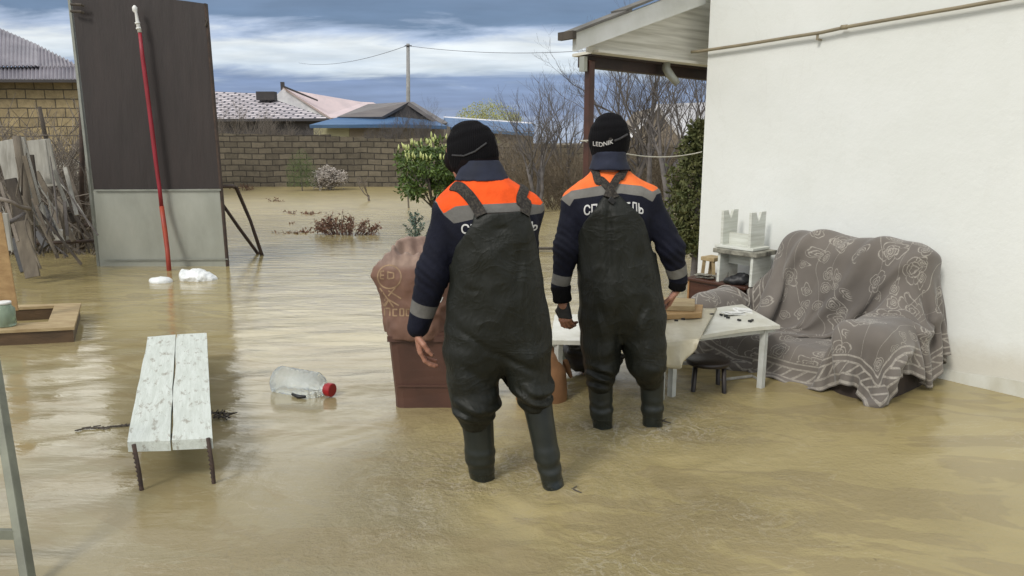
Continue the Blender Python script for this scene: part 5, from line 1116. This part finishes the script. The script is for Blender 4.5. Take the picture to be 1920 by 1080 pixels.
def person(cfg):
    yb = cfg['y']; Z = lambda px, py, dy=0.: aty(px, py, yb+dy); K = yb/1400/1.0
    def row(py, xl, xr, ry, dy=0., dyt=0.):
        a, b_ = Z(xl, py, dy), Z(xr, py, dy); return ((a.z+b_.z)/2, (a.x+b_.x)/2, yb+dy, (b_.x-a.x)/2, ry)
    trow = [row(*r) for r in cfg['torso']]; wrow = [row(*r) for r in cfg['wader']]
    lo = Z(cfg['box'][0], 600); hi = Z(cfg['box'][1], 600); ztop = Z(960, cfg['box'][2]).z
    lo3, hi3 = (lo.x, yb-.32, -.3), (hi.x, yb+.55, ztop)
    h = .0075
    # --- torso field (shared), jacket = torso + sleeves
    def torso(G):
        D = G.new(); G.loft(D, trow, .02, 2.35)
        for a, b_, ra, rb in cfg['shoulders']: G.cap(D, Z(*a), Z(*b_), ra, rb, .045, (1, 1, 1))
        return D
    G = Grid((lo3[0], lo3[1], Z(960, 760).z), hi3, h); T = torso(G); J = T.copy()
    for ch in cfg['arms']:
        pts = [(Z(*p[:3]), p[3]) for p in ch['pts']]
        for (a, ra), (b_, rb) in zip(pts[:-1], pts[1:]): G.cap(J, a, b_, ra, rb, .028)
        # cuff is cut square
    J += .0045*vnoise(G.X*16, G.Y*16, G.Z*11, cfg['seed'])+.0030*vnoise(G.X*30+G.Z*9, G.Y*30, G.Z*22, cfg['seed']+1)
    for ch in cfg['arms']:                    # sleeve wrinkles near the elbow
        e_ = Z(*ch['pts'][1][:3]); dd = np.sqrt((G.X-e_.x)**2+(G.Y-e_.y)**2+(G.Z-e_.z)**2); J += .0055*np.sin((G.Z*1.0+(G.X-e_.x)*.8)*150+2*vnoise(G.X*12, G.Y*12, G.Z*12, 5))*np.exp(-(dd/.10)**2)
    V, F = G.mesh(J); V = smooth(V, F, 1)
    # attributes: yoke coordinate and cuff bands
    def bandz(pl_, x, y):                # z(x) of a measured seam line
        P = [Z(px, py, -.12) for px, py in pl_]; return np.interp(x, [p.x for p in P], [p.z for p in P])
    zo, zg = bandz(cfg['orange'], V[:, 0], 0), bandz(cfg['grey'], V[:, 0], 0); yo = (V[:, 2]-zg)/np.maximum(zo-zg, .004)
    cf = -np.ones(len(V))*.05
    for ch in cfg['arms']:
        a, b_ = np.array(Z(*ch['pts'][-2][:3])), np.array(Z(*ch['pts'][-1][:3])); ax = (a-b_)/np.linalg.norm(a-b_); r_ = V-b_; s_ = r_@ax; rad = np.linalg.norm(r_-s_[:, None]*ax, axis=1)
        c0, c1 = ch['cuff']; val = np.minimum(s_-c0, c1-s_); val = np.where(rad < .11, val, -.05); cf = np.maximum(cf, val)
    body_parts = []
    # --- body: one continuous surface (head, neck, trunk, legs, arms, hands)
    Gb = Grid((lo3[0], lo3[1], -.28), (hi3[0], hi3[1]+.0, ztop), .0095); B = Gb.new()
    Gb.loft(B, [(z, x, y, rx*.72, ry*.72) for z, x, y, rx, ry in trow], .02)
    hc, hr = Z(*cfg['head']), cfg['head_r']; yaw = cfg['yaw']; f_ = Vector((sin(yaw)*-1, cos(yaw), 0)); f_ = (f_+Vector((0, 0, cfg.get('nod', 0)))).normalized(); sd = Vector((f_.y, -f_.x, 0)).normalized(); up_ = sd.cross(f_)
    R = Matrix((sd, f_, up_)).transposed()
    def hp(x, y, z): return hc+R@Vector((x*hr, y*hr, z*hr))
    def Rn(): return np.array(R)
    Gb.cap(B, Z(*cfg['neck']), hp(0, -.25, -.8), .062, .055, .03)
    for ch in cfg['arms']:
        pts = [(Z(*p[:3]), p[3]) for p in ch['pts']]
        for (a, ra), (b_, rb) in zip(pts[:-1], pts[1:]): Gb.cap(B, a, b_, ra*.68, rb*.66, .02)
    for lg in cfg['legs']:
        pts = [(Z(*p[:3]), p[3]) for p in lg['pts']]+[(Z(*p[:3]), p[3]) for p in lg['boot'][1:]]
        for (a, ra), (b_, rb) in zip(pts[:-1], pts[1:]): Gb.cap(B, a, b_, ra*.7, rb*.7, .02)
    Vb_, Fb_ = Gb.mesh(B); Vb_ = smooth(Vb_, Fb_, 1); AV, AF = [Vb_], [Fb_]; off = len(Vb_)
    # head and face in a finer grid
    Gh = Grid(hc-Vector((1.45*hr,)*3), hc+Vector((1.45*hr,)*3), .0045); H_ = Gh.new()
    Gh.ell(H_, hp(0, -.08, .12), (hr*.80, hr*.98, hr*.88), .02, R); Gh.ell(H_, hp(0, .30, -.42), (hr*.60, hr*.62, hr*.66), .03, R)
    Gh.cap(H_, hp(0, .86, .02), hp(0, 1.06, -.22), hr*.10, hr*.15, .012)                # nose
    for x in (-.12, .12): Gh.ell(H_, hp(x, 1.0, -.25), (hr*.10,)*3, .01)
    Gh.cap(H_, hp(-.32, .80, .14), hp(.32, .80, .14), hr*.12, hr*.12, .03)              # brow
    for x in (-.32, .32): Gh.ell(H_, hp(x, .92, -.01), (hr*.13,)*3, .015, sub=True); Gh.ell(H_, hp(x, .80, -.01), (hr*.115,)*3, .002)
    Gh.cap(H_, hp(-.2, .86, -.46), hp(.2, .86, -.46), hr*.06, hr*.06, .012); Gh.cap(H_, hp(-.17, .84, -.56), hp(.17, .84, -.56), hr*.07, hr*.07, .012)
    Gh.ell(H_, hp(0, .76, -.82), (hr*.22, hr*.2, hr*.18), .03, R)                       # chin
    for x in (-1, 1): Gh.ell(H_, hp(x*.84, -.02, -.08), (hr*.10, hr*.20, hr*.30), .01, R)
    Gh.cap(H_, hp(0, -.2, -.5), hp(0, -.3, -1.3), hr*.56, hr*.56, .03)
    V2, F2 = Gh.mesh(H_); AV.append(V2); AF.append(F2+off); off += len(V2)
    gl = []
    for hd in cfg['hands']:
        Wp = Z(*hd['wrist']); P = hand_parts(Wp, hd['dir'], hd['n'], hd['side'], hd['curl']); pr = Z(*hd['from'])
        al = [p for q in P for p in q[:2]]+[Wp]; l_ = np.min([np.array(p) for p in al], 0)-.03; h_ = np.max([np.array(p) for p in al], 0)+.03
        Gd = Grid(l_, h_, .0032); Dd = Gd.new()
        for a, b_, ra, rb in P: Gd.cap(Dd, a, b_, ra, rb, .005)
        Gd.cap(Dd, Wp, Wp+(pr-Wp).normalized()*.05, .025, .027, .012)
        V3, F3 = Gd.mesh(Dd)
        AV.append(V3); AF.append(F3+off); off += len(V3)
        if hd.get('glove'):
            Dg_ = Gd.new()
            for a, b_, ra, rb in P: Gd.cap(Dg_, a, b_, ra+.0025, rb+.0025, .006)
            Dv = Vector(hd['dir']).normalized(); Dg_ = np.maximum(Dg_, (Gd.X-Wp.x)*Dv.x+(Gd.Y-Wp.y)*Dv.y+(Gd.Z-Wp.z)*Dv.z-hd['glove']); gl.append(Gd.mesh(Dg_))
    root = nobj('person', np.concatenate(AV), np.concatenate(AF), 'skin'); tag(root, cfg['label'], 'person')
    for x in (-.32, .32):
        w = MB(); c_ = hp(x, .83, -.01); w.lathe(c_-f_*.012, f_, [(0, .003), (.004, .010), (.012, .012), (.020, .009), (.0235, .003)], 12); w.build('eye', 'whiteplastic', root, smooth=True)
    for g_ in gl: nobj('glove', *g_, 'glove', root)
    # hair strip under the hat
    Gk = Grid(hc-Vector((1.4*hr,)*3), hc+Vector((1.4*hr,)*3), .0055); D = Gk.new(); Gk.ell(D, hp(0, -.14, .02), (hr*.86, hr*.98, hr*.98), .01, R)
    cutf = (Gk.X-hc.x)*f_.x+(Gk.Y-hc.y)*f_.y; D = np.maximum(D, cutf-hr*.25); D = np.maximum(D, -(Gk.Z-hc.z)-hr*.72); nobj('hair', *Gk.mesh(D), 'hair', root)
    jk = nobj('jacket', V, F, cfg['jmat'], root, {'yoke': yo, 'cuff': cf})
    # collar
    Gc = Grid(Z(cfg['box'][0]+40, 360)-Vector((.0, .25, .12)), Vector((Z(cfg['box'][1]-40, 360).x, yb+.42, Z(960, cfg['collar'][-1][0]-8).z)), .006); D = Gc.new(); cr_ = [row(*r) for r in cfg['collar']]
    Gc.loft(D, cr_, .0, 2.1); D = np.abs(D)-.007; D += .003*vnoise(Gc.X*22, Gc.Y*22, Gc.Z*30, 3)
    z0_, z1_ = min(r[0] for r in cr_), max(r[0] for r in cr_); D = np.maximum(D, np.maximum(Gc.Z-z1_, z0_-Gc.Z)); Vc, Fc = Gc.mesh(D); nobj('collar', smooth(Vc, Fc, 1), Fc, 'collar', jk)
    # knitted cuffs
    for ch in cfg['arms']:
        if not ch.get('knit'): continue
        a, b_ = Z(*ch['pts'][-1][:3]), Z(*ch['knit'][:3]); w = MB(); r0 = ch['knit'][3]; w.tube([a+(a-b_).normalized()*.01, a.lerp(b_, .15), a.lerp(b_, .5), a.lerp(b_, .9), b_], [r0*.9, r0*1.12, r0, r0*1.04, r0*.9], 20); w.build('cuff', 'knit', jk, smooth=True)
    # --- waders
    zc = Z(960, cfg['bib_low']).z
    Gw = Grid((lo3[0], lo3[1], Z(960, cfg['boot_top']).z-.10), hi3, h); Tw = torso(Gw); Wd = Tw-.012
    D2 = Gw.new(); Gw.loft(D2, wrow, .02, 2.4); Wd = smin(Wd, D2, .022)
    P = [Z(px, py, -.13) for px, py in cfg['bib']]; zt_ = np.interp(Gw.ax[0], [p.x for p in P], [p.z for p in P])[:, None, None]
    LA = Gw.new()
    for lg in cfg['legs']:
        pts = [(Z(*p[:3]), p[3]) for p in lg['pts']]; Lg = Gw.new()
        for (a, ra), (b_, rb) in zip(pts[:-1], pts[1:]): Gw.cap(Lg, a, b_, ra, rb, .02, (1, 1.28, 1))
        LA = smin(LA, Lg, .006)
    Wd = smin(Wd, LA, .04)
    for lg in cfg['legs']:
        pts = [(Z(*p[:3]), p[3]) for p in lg['pts']]
        kz, kx = pts[-1][0].z, pts[-1][0].x          # bunched folds above the boot
        dz = Gw.Z-kz; msk = np.exp(-((dz-.035)/.055)**2)*(np.abs(Gw.X-kx) < .12)*np.clip(.75+.9*vnoise(Gw.X*7, Gw.Y*7, Gw.Z*6, cfg['seed']+21), 0, 1.5)
        Wd += -.0115*msk*np.sin(dz*2*pi/.064+5.*(Gw.X-kx)/.1*.5+3.2*vnoise(Gw.X*9, Gw.Y*9, Gw.Z*7, cfg['seed']+7))
    for (x0, y0, x1, y1, wd, am) in cfg['creases']:
        a, b_ = Z(x0, y0, -.15), Z(x1, y1, -.15); dx, dz = b_.x-a.x, b_.z-a.z; LL = dx*dx+dz*dz; t_ = np.clip(((Gw.X-a.x)*dx+(Gw.Z-a.z)*dz)/LL, 0, 1)
        dd = np.sqrt((Gw.X-a.x-t_*dx)**2+(Gw.Z-a.z-t_*dz)**2); Wd += am*np.exp(-(dd/wd)**2)*(Gw.Y < yb)*np.sin(np.clip(t_, .03, .97)*pi)**.5
    Wd += .0050*vnoise(Gw.X*9, Gw.Y*9, Gw.Z*3, cfg['seed']+3)+.0018*vnoise(Gw.X*20+Gw.Z*8, Gw.Y*20, Gw.Z*14, cfg['seed']+4)
    rg = .0055*(1-2*np.abs(vnoise(Gw.X*6+Gw.Z*5, Gw.Y*6, Gw.Z*8-Gw.X*4, cfg['seed']+11))); Wd -= rg*.8
    Wd = np.maximum(Wd, (Gw.Z-zt_)*.75)
    V, F = Gw.mesh(Wd); V = smooth(V, F, 1); wdr = nobj('waders', V, F, 'rubber', root)
    wT = BVHTree.FromPolygons([Vector(v) for v in V], [list(f) for f in F])
    for lg in cfg['legs']:
        pts = [(Z(*p[:3]), p[3]) for p in lg['boot']]; l_ = np.min([np.array(p) for p, _ in pts], 0)-.12; h_ = np.max([np.array(p) for p, _ in pts], 0)+.12; h_[1] += .2; l_[2] = -.27
        Gq = Grid(l_, h_, .0065); D = Gq.new()
        for (a, ra), (b_, rb) in zip(pts[:-1], pts[1:]): Gq.cap(D, a, b_, ra, rb, .015)
        an = pts[-1][0]; Gq.cap(D, Vector((an.x, an.y+.0, -.19)), Vector((an.x+.01, an.y+.17, -.20)), .05, .045, .03)
        D += .003*vnoise(Gq.X*14, Gq.Y*14, Gq.Z*10, 2)+.0025*np.sin(Gq.Z*120+4*vnoise(Gq.X*9, Gq.Y*9, Gq.Z*5, 9))*np.exp(-((Gq.Z-.10)/.06)**2); D = np.maximum(D, Gq.Z-pts[0][0].z-.02)
        V, F = Gq.mesh(D); nobj('boot', smooth(V, F, 1), F, 'bootrubber', wdr)
    # --- straps laid over jacket and bib
    J2 = BVHTree.FromPolygons([v.co.copy() for v in jk.data.vertices], [list(p.vertices) for p in jk.data.polygons])
    def surf(p, lift):
        best = None
        for T_ in (J2, wT):
            h_ = T_.ray_cast(Vector((p.x, p.y-.6, p.z)), Vector((0, 1, 0)))
            if h_[0] is not None and h_[0].y < p.y+.10 and (best is None or h_[0].y < best[0].y): best = h_
        if best is None or p.z > cfg['shz']: 
            h_ = J2.find_nearest(p); best = h_
        n_ = best[1]; n_ = n_ if n_.dot(p-Vector((p.x, yb, p.z-.2))) > -9 else -n_
        return best[0], n_
    for sp in cfg['straps']:
        pts = [Z(*p[:2], p[2] if len(p) > 2 else -.14) for p in sp['pts']]; fine = []
        for a, b_ in zip(pts[:-1], pts[1:]):
            for k in range(8): fine.append(a.lerp(b_, k/8))
        fine.append(pts[-1]); S_ = [surf(p, 0) for p in fine]; ctr = [s_[0] for s_ in S_]
        for _ in range(14): ctr = [ctr[0]]+[(ctr[i-1]+ctr[i]*2+ctr[i+1])/4 for i in range(1, len(ctr)-1)]+[ctr[-1]]; w = MB(); R_ = []
        for i in range(len(ctr)):
            d = (ctr[min(i+1, len(ctr)-1)]-ctr[max(i-1, 0)]).normalized(); n_ = Vector((0, 0, 0))
            for j in range(max(0, i-3), min(len(ctr), i+4)): n_ += S_[j][1]
            n_.normalize(); n_ = n_ if n_.dot(ctr[i]-Vector((ctr[i].x, yb+.02, ctr[i].z-.12))) > 0 else -n_; s_ = d.cross(n_).normalized(); c_ = ctr[i]+n_*sp.get('lift', .006)
            wd = sp['w']/2; R_ += [c_-s_*wd, c_-s_*wd*.5+n_*.003, c_+s_*wd*.5+n_*.003, c_+s_*wd, c_+s_*wd-n_*.010, c_-s_*wd-n_*.010]
        k = len(ctr); w.add(R_, [(i*6+j, i*6+(j+1) % 6, (i+1)*6+(j+1) % 6, (i+1)*6+j) for i in range(k-1) for j in range(6)]); w.build('strap', 'strapweb', wdr, smooth=False)
    for bk_ in cfg.get('buckle', []):
        c_, n_ = surf(Z(*bk_, -.14), 0); w = MB(); w.box(c_+Vector((0, -.014, 0)), (.016, .005, .012), Matrix.Rotation(.7, 3, 'Y')); w.build('buckle', 'black', wdr, bevel=.002)
    # --- lettering on the jacket back
    cu_ = bpy.data.curves.new('lettering', 'FONT'); cu_.body = 'СПАСАТЕЛЬ'; cu_.size = 1.; cu_.align_x = 'LEFT'; cu_.offset = .018; cu_.resolution_u = 4
    to = bpy.data.objects.new('tmp', cu_); C.objects.link(to); dg_ = bpy.context.evaluated_depsgraph_get(); me = bpy.data.meshes.new_from_object(to.evaluated_get(dg_)); bpy.data.objects.remove(to)
    bm = bmesh.new(); bm.from_mesh(me); xs2 = [v.co.x for v in bm.verts]; xa, xb = min(xs2), max(xs2); hcap = max(v.co.y for v in bm.verts)
    for k in range(1, 60): x = xa+(xb-xa)*k/60; bmesh.ops.bisect_plane(bm, geom=bm.verts[:]+bm.edges[:]+bm.faces[:], plane_co=(x, 0, 0), plane_no=(1, 0, 0))
    tx = cfg['text']; P = tx['base']
    for v in bm.verts:
        f = (v.co.x-xa)/(xb-xa); px = P[0][0]+(P[-1][0]-P[0][0])*f; py = np.interp(px, [p[0] for p in P], [p[1] for p in P]); py -= v.co.y/hcap*tx['h']
        p = Z(px, float(py), -.14); h_ = J2.ray_cast(Vector((p.x, yb-.6, p.z)), Vector((0, 1, 0)))
        v.co = (h_[0]+Vector((0, -.0035, 0))) if h_[0] is not None else p
    me2 = bpy.data.meshes.new('lettering'); bm.to_mesh(me2); lo_ = bpy.data.objects.new('lettering', me2); C.objects.link(lo_); me2.materials.append(mt['letter']); lo_.parent = jk
    # --- hat and neck gaiter
    Gk = Grid(hc-Vector((1.6*hr,)*3), hc+Vector((1.6*hr,)*3), .0055); D = Gk.new(); Gk.ell(D, hp(*cfg['hat'][0]), tuple(v*hr for v in cfg['hat'][1]), .01, R)
    ht = Vector(cfg['hat_axis']).normalized(); hz = (Gk.X-hc.x)*ht.x+(Gk.Y-hc.y)*ht.y+(Gk.Z-hc.z)*ht.z; D = D-.006*np.exp(-((hz-hr*cfg['brim'])/.022)**2)
    D += .0022*vnoise(Gk.X*30, Gk.Y*30, Gk.Z*24, 5); D += .003*vnoise(Gk.X*13, Gk.Y*13, Gk.Z*13, 6)+.0018*np.sin((hz-hr*.75)/.020*3)*(hz > hr*.35); D = np.maximum(D, hr*(cfg['brim']-.25)-hz); Vh, Fh = Gk.mesh(D); Vh = smooth(Vh, Fh, 1); hat = nobj('beanie', Vh, Fh, 'knit', root)
    hT = BVHTree.FromPolygons([Vector(v) for v in Vh], [list(f) for f in Fh])
    if cfg.get('gaiter'):
        gg = cfg['gaiter']; D = Gk.new()
        for a, b_, ra, rb in gg: Gk.cap(D, Z(*a), Z(*b_), ra, rb, .03)
        D += .003*vnoise(Gk.X*25, Gk.Y*25, Gk.Z*40, 5); Vg, Fg = Gk.mesh(D); nobj('neck_gaiter', smooth(Vg, Fg, 1), Fg, 'knit2', root)
    for hb in cfg.get('hatband', []):
        w = MB(); pts = []
        for px, py in dense(hb['pts'], 8):
            X_, Y_, Z_ = ray(px, py); d = Vector((X_, Y_, Z_)).normalized(); h_ = hT.ray_cast(Vector((0, 0, HC)), d)
            if h_[0] is not None: pts.append(h_[0])
        if len(pts) > 2: w.tube(pts, hb['w'], 5); w.build('hat_band', hb['m'], hat)
    if cfg.get('hattext'):
        cu_ = bpy.data.curves.new('t', 'FONT'); cu_.body = cfg['hattext'][0]; cu_.offset = .01; to = bpy.data.objects.new('tmp', cu_); C.objects.link(to); dg_ = bpy.context.evaluated_depsgraph_get(); me = bpy.data.meshes.new_from_object(to.evaluated_get(dg_)); bpy.data.objects.remove(to)
        bm = bmesh.new(); bm.from_mesh(me); xb = max(v.co.x for v in bm.verts); hcap = max(v.co.y for v in bm.verts); P = cfg['hattext'][1]
        for v in bm.verts:
            f = v.co.x/xb; px = P[0][0]+(P[-1][0]-P[0][0])*f; py = np.interp(px, [p[0] for p in P], [p[1] for p in P])-v.co.y/hcap*cfg['hattext'][2]
            X_, Y_, Z_ = ray(px, float(py)); d = Vector((X_, Y_, Z_)).normalized(); h_ = hT.ray_cast(Vector((0, 0, HC)), d); v.co = h_[0]-d*.003 if h_[0] is not None else aty(px, py, yb)
        me2 = bpy.data.meshes.new('hat_lettering'); bm.to_mesh(me2); lo_ = bpy.data.objects.new('hat_lettering', me2); C.objects.link(lo_); me2.materials.append(mt['letter']); lo_.parent = hat
    return root
P1 = dict(y=3.03, seed=3, label='rescuer in orange and navy jacket and dark waders, back view, head turned left', jmat='jacket_a',
    box=(735, 1075, 205), shz=1.40, bib_low=430, boot_top=790,
    torso=[(326, 868, 944, .085, .03), (338, 856, 958, .098, .025), (352, 842, 980, .108, .02), (362, 836, 990, .112, .018), (385, 826, 1006, .125, .01), (420, 832, 1008, .135), (470, 850, 1002, .135), (540, 858, 1004, .135), (590, 862, 1008, .13), (625, 880, 985, .09)],
    shoulders=[((905, 372, .03), (852, 397, .01), .078, .070), ((915, 370, .03), (985, 392, .04), .078, .066)],
    wader=[(395, 872, 986, .142, .0), (430, 862, 998, .150), (470, 852, 1006, .158), (520, 845, 1015, .160), (570, 838, 1025, .160), (620, 834, 1032, .156), (650, 838, 1028, .140), (680, 852, 1012, .11), (700, 885, 980, .07)],
    arms=[dict(pts=[(850, 400, .01, .078), (814, 508, .00, .071), (783, 612, .03, .047)], cuff=(.062, .118)), dict(pts=[(983, 396, .04, .070), (982, 490, .15, .062), (962, 545, .38, .048)], cuff=(.05, .10))],
    legs=[dict(pts=[(884, 660, .0, .108), (886, 700, .0, .104), (892, 750, -.02, .098), (892, 778, -.01, .070)], boot=[(894, 775, -.01, .068), (900, 850, .0, .062), (905, 905, .02, .052), (906, 985, .03, .052)]),
          dict(pts=[(982, 660, .0, .108), (988, 700, .0, .098), (998, 728, -.03, .086), (1003, 750, -.03, .064)], boot=[(1005, 745, -.03, .064), (1025, 850, -.06, .054), (1038, 915, -.08, .044), (1048, 985, -.09, .048)])],
    head=(883, 282, .06), head_r=.103, yaw=1.0, nod=-.25, neck=(900, 345, .03), hat=((0, -.06, .08), (.96, 1.05, 1.09)), hat_axis=(-.30, .1, 1), brim=-.55,
    gaiter=[((900, 335, .03), (893, 305, .05), .082, .086), ((893, 300, .05), (864, 297, .11), .086, .070)],
    hatband=[dict(pts=[(848, 291), (870, 292), (890, 284), (912, 268)], w=.004, m='capband')],
    collar=[(337, 856, 952, .098, .025), (328, 859, 948, .092, .028), (316, 862, 942, .086, .03), (300, 866, 932, .078, .035)],
    bib=[(820, 520), (843, 500), (853, 465), (874, 436), (885, 420), (888, 400), (990, 397), (995, 412), (1003, 440), (1012, 480), (1030, 520)],
    creases=[(905, 655, 1005, 700, .016, .012), (945, 690, 946, 760, .018, .022), (870, 690, 930, 745, .02, .008), (900, 440, 915, 640, .02, .006), (975, 470, 968, 560, .018, .008), (858, 620, 912, 652, .012, .008), (870, 545, 905, 545, .008, .005), (925, 430, 955, 428, .01, .008)],
    straps=[dict(pts=[(903, 405), (893, 388), (878, 368), (862, 354), (855, 350, -.04), (852, 348, .03)], w=.045), dict(pts=[(984, 404), (988, 386), (990, 370), (990, 358, -.11), (989, 351, -.05), (986, 347, .02)], w=.042)],
    orange=[(790, 350), (813, 382), (830, 402), (853, 388), (887, 384), (977, 381), (1015, 389), (1030, 380)], grey=[(790, 380), (815, 384), (830, 405), (850, 420), (887, 411), (997, 405), (1017, 405), (1030, 395)],
    text=dict(base=[(864, 439), (1010, 436)], h=18),
    hands=[dict(wrist=(782, 621, .03), dir=(.10, .10, -1), n=(1., .25, .15), side=1, curl=.75, **{'from': (790, 590, .02)}), dict(wrist=(961, 549, .41), dir=(-.15, .9, -.1), n=(-.2, 0, -1), side=1, curl=.5, **{'from': (963, 545, .36)})])
P2 = dict(y=3.66, seed=13, label='rescuer in orange and navy jacket with crossed wader straps near the house corner', jmat='jacket_b',
    box=(1010, 1320, 190), shz=1.40, bib_low=420, boot_top=740,
    torso=[(310, 1112, 1172, .070, .05), (325, 1104, 1184, .085, .04), (340, 1090, 1202, .10, .03), (360, 1074, 1222, .12, .02), (390, 1072, 1224, .132), (440, 1084, 1218, .135), (500, 1090, 1220, .135), (535, 1096, 1222, .125), (565, 1112, 1205, .08)],
    shoulders=[((1140, 348, .03), (1082, 378, .01), .078, .068), ((1145, 348, .03), (1212, 372, .01), .078, .068)],
    wader=[(400, 1104, 1200, .142), (430, 1094, 1216, .150), (470, 1088, 1225, .158), (520, 1085, 1234, .160), (560, 1083, 1242, .160), (590, 1086, 1243, .146), (615, 1098, 1232, .12), (635, 1130, 1200, .07)],
    arms=[dict(pts=[(1080, 384, .01, .070), (1064, 462, .0, .064), (1051, 534, .02, .046)], cuff=(.006, .058), knit=(1055, 566, .02, .047)), dict(pts=[(1213, 378, .01, .070), (1258, 466, .0, .064), (1272, 524, .05, .047)], cuff=(.03, .085), knit=(1269, 542, .06, .043))],
    legs=[dict(pts=[(1126, 600, .0, .104), (1125, 645, .0, .099), (1126, 682, -.01, .089), (1125, 711, .0, .072)], boot=[(1125, 705, .0, .068), (1128, 770, .0, .058), (1131, 806, .0, .047), (1132, 870, .0, .050)]),
          dict(pts=[(1204, 600, .0, .108), (1208, 645, .0, .104), (1212, 678, -.01, .096), (1219, 704, .02, .074)], boot=[(1222, 698, .02, .063), (1223, 765, .03, .056), (1223, 795, .04, .049), (1223, 855, .04, .050)])],
    head=(1142, 262, .05), head_r=.105, yaw=-.12, nod=-.1, neck=(1141, 318, .045), hat=((0, -.06, .06), (.95, 1.08, 1.16)), hat_axis=(-.1, 0, 1), brim=-.62,
    gaiter=None, hatband=[dict(pts=[(1152, 264), (1160, 261), (1176, 252)], w=.0055, m='capband')], hattext=('LEDNIK', [(1111, 273), (1128, 275), (1150, 269)], 8),
    collar=[(318, 1107, 1180, .098, .030), (311, 1109, 1177, .097, .032), (300, 1112, 1172, .095, .034), (283, 1114, 1170, .090, .036)],
    bib=[(1078, 480), (1088, 440), (1097, 418), (1108, 402), (1120, 386), (1134, 366), (1147, 362), (1160, 364), (1180, 384), (1196, 398), (1209, 414), (1218, 440), (1230, 480)],
    creases=[(1141, 385, 1143, 520, .016, .014), (1160, 440, 1172, 570, .02, .007), (1112, 430, 1106, 560, .018, .006), (1165, 560, 1163, 650, .03, .022), (1200, 470, 1206, 600, .02, .006), (1120, 560, 1150, 640, .02, .008), (1215, 560, 1180, 640, .02, .008)],
    straps=[dict(pts=[(1155, 372), (1143, 352), (1128, 336), (1116, 322), (1112, 316, -.06), (1110, 314, 0)], w=.037, lift=.006), dict(pts=[(1139, 372), (1150, 352), (1162, 336), (1172, 322), (1176, 316, -.06), (1178, 314, 0)], w=.037, lift=.013)], buckle=[(1147, 376)],
    orange=[(1045, 385), (1056, 374), (1074, 360), (1118, 351), (1140, 347), (1161, 345), (1207, 350), (1228, 361), (1240, 356), (1255, 350)], grey=[(1045, 392), (1056, 378), (1070, 389), (1078, 375), (1139, 365), (1166, 363), (1207, 369), (1227, 380), (1236, 366), (1255, 362)],
    text=dict(base=[(1096, 405), (1115, 402), (1190, 398), (1209, 403)], h=19),
    hands=[dict(wrist=(1057, 570, .02), dir=(.12, .12, -1), n=(.6, .9, 0), side=-1, curl=1.0, glove=.075, **{'from': (1052, 540, .02)}), dict(wrist=(1270, 540, .06), dir=(-.42, .35, -1), n=(-.75, .1, .2), side=-1, curl=.6, **{'from': (1272, 520, .04)})])
person(P1); person(P2)
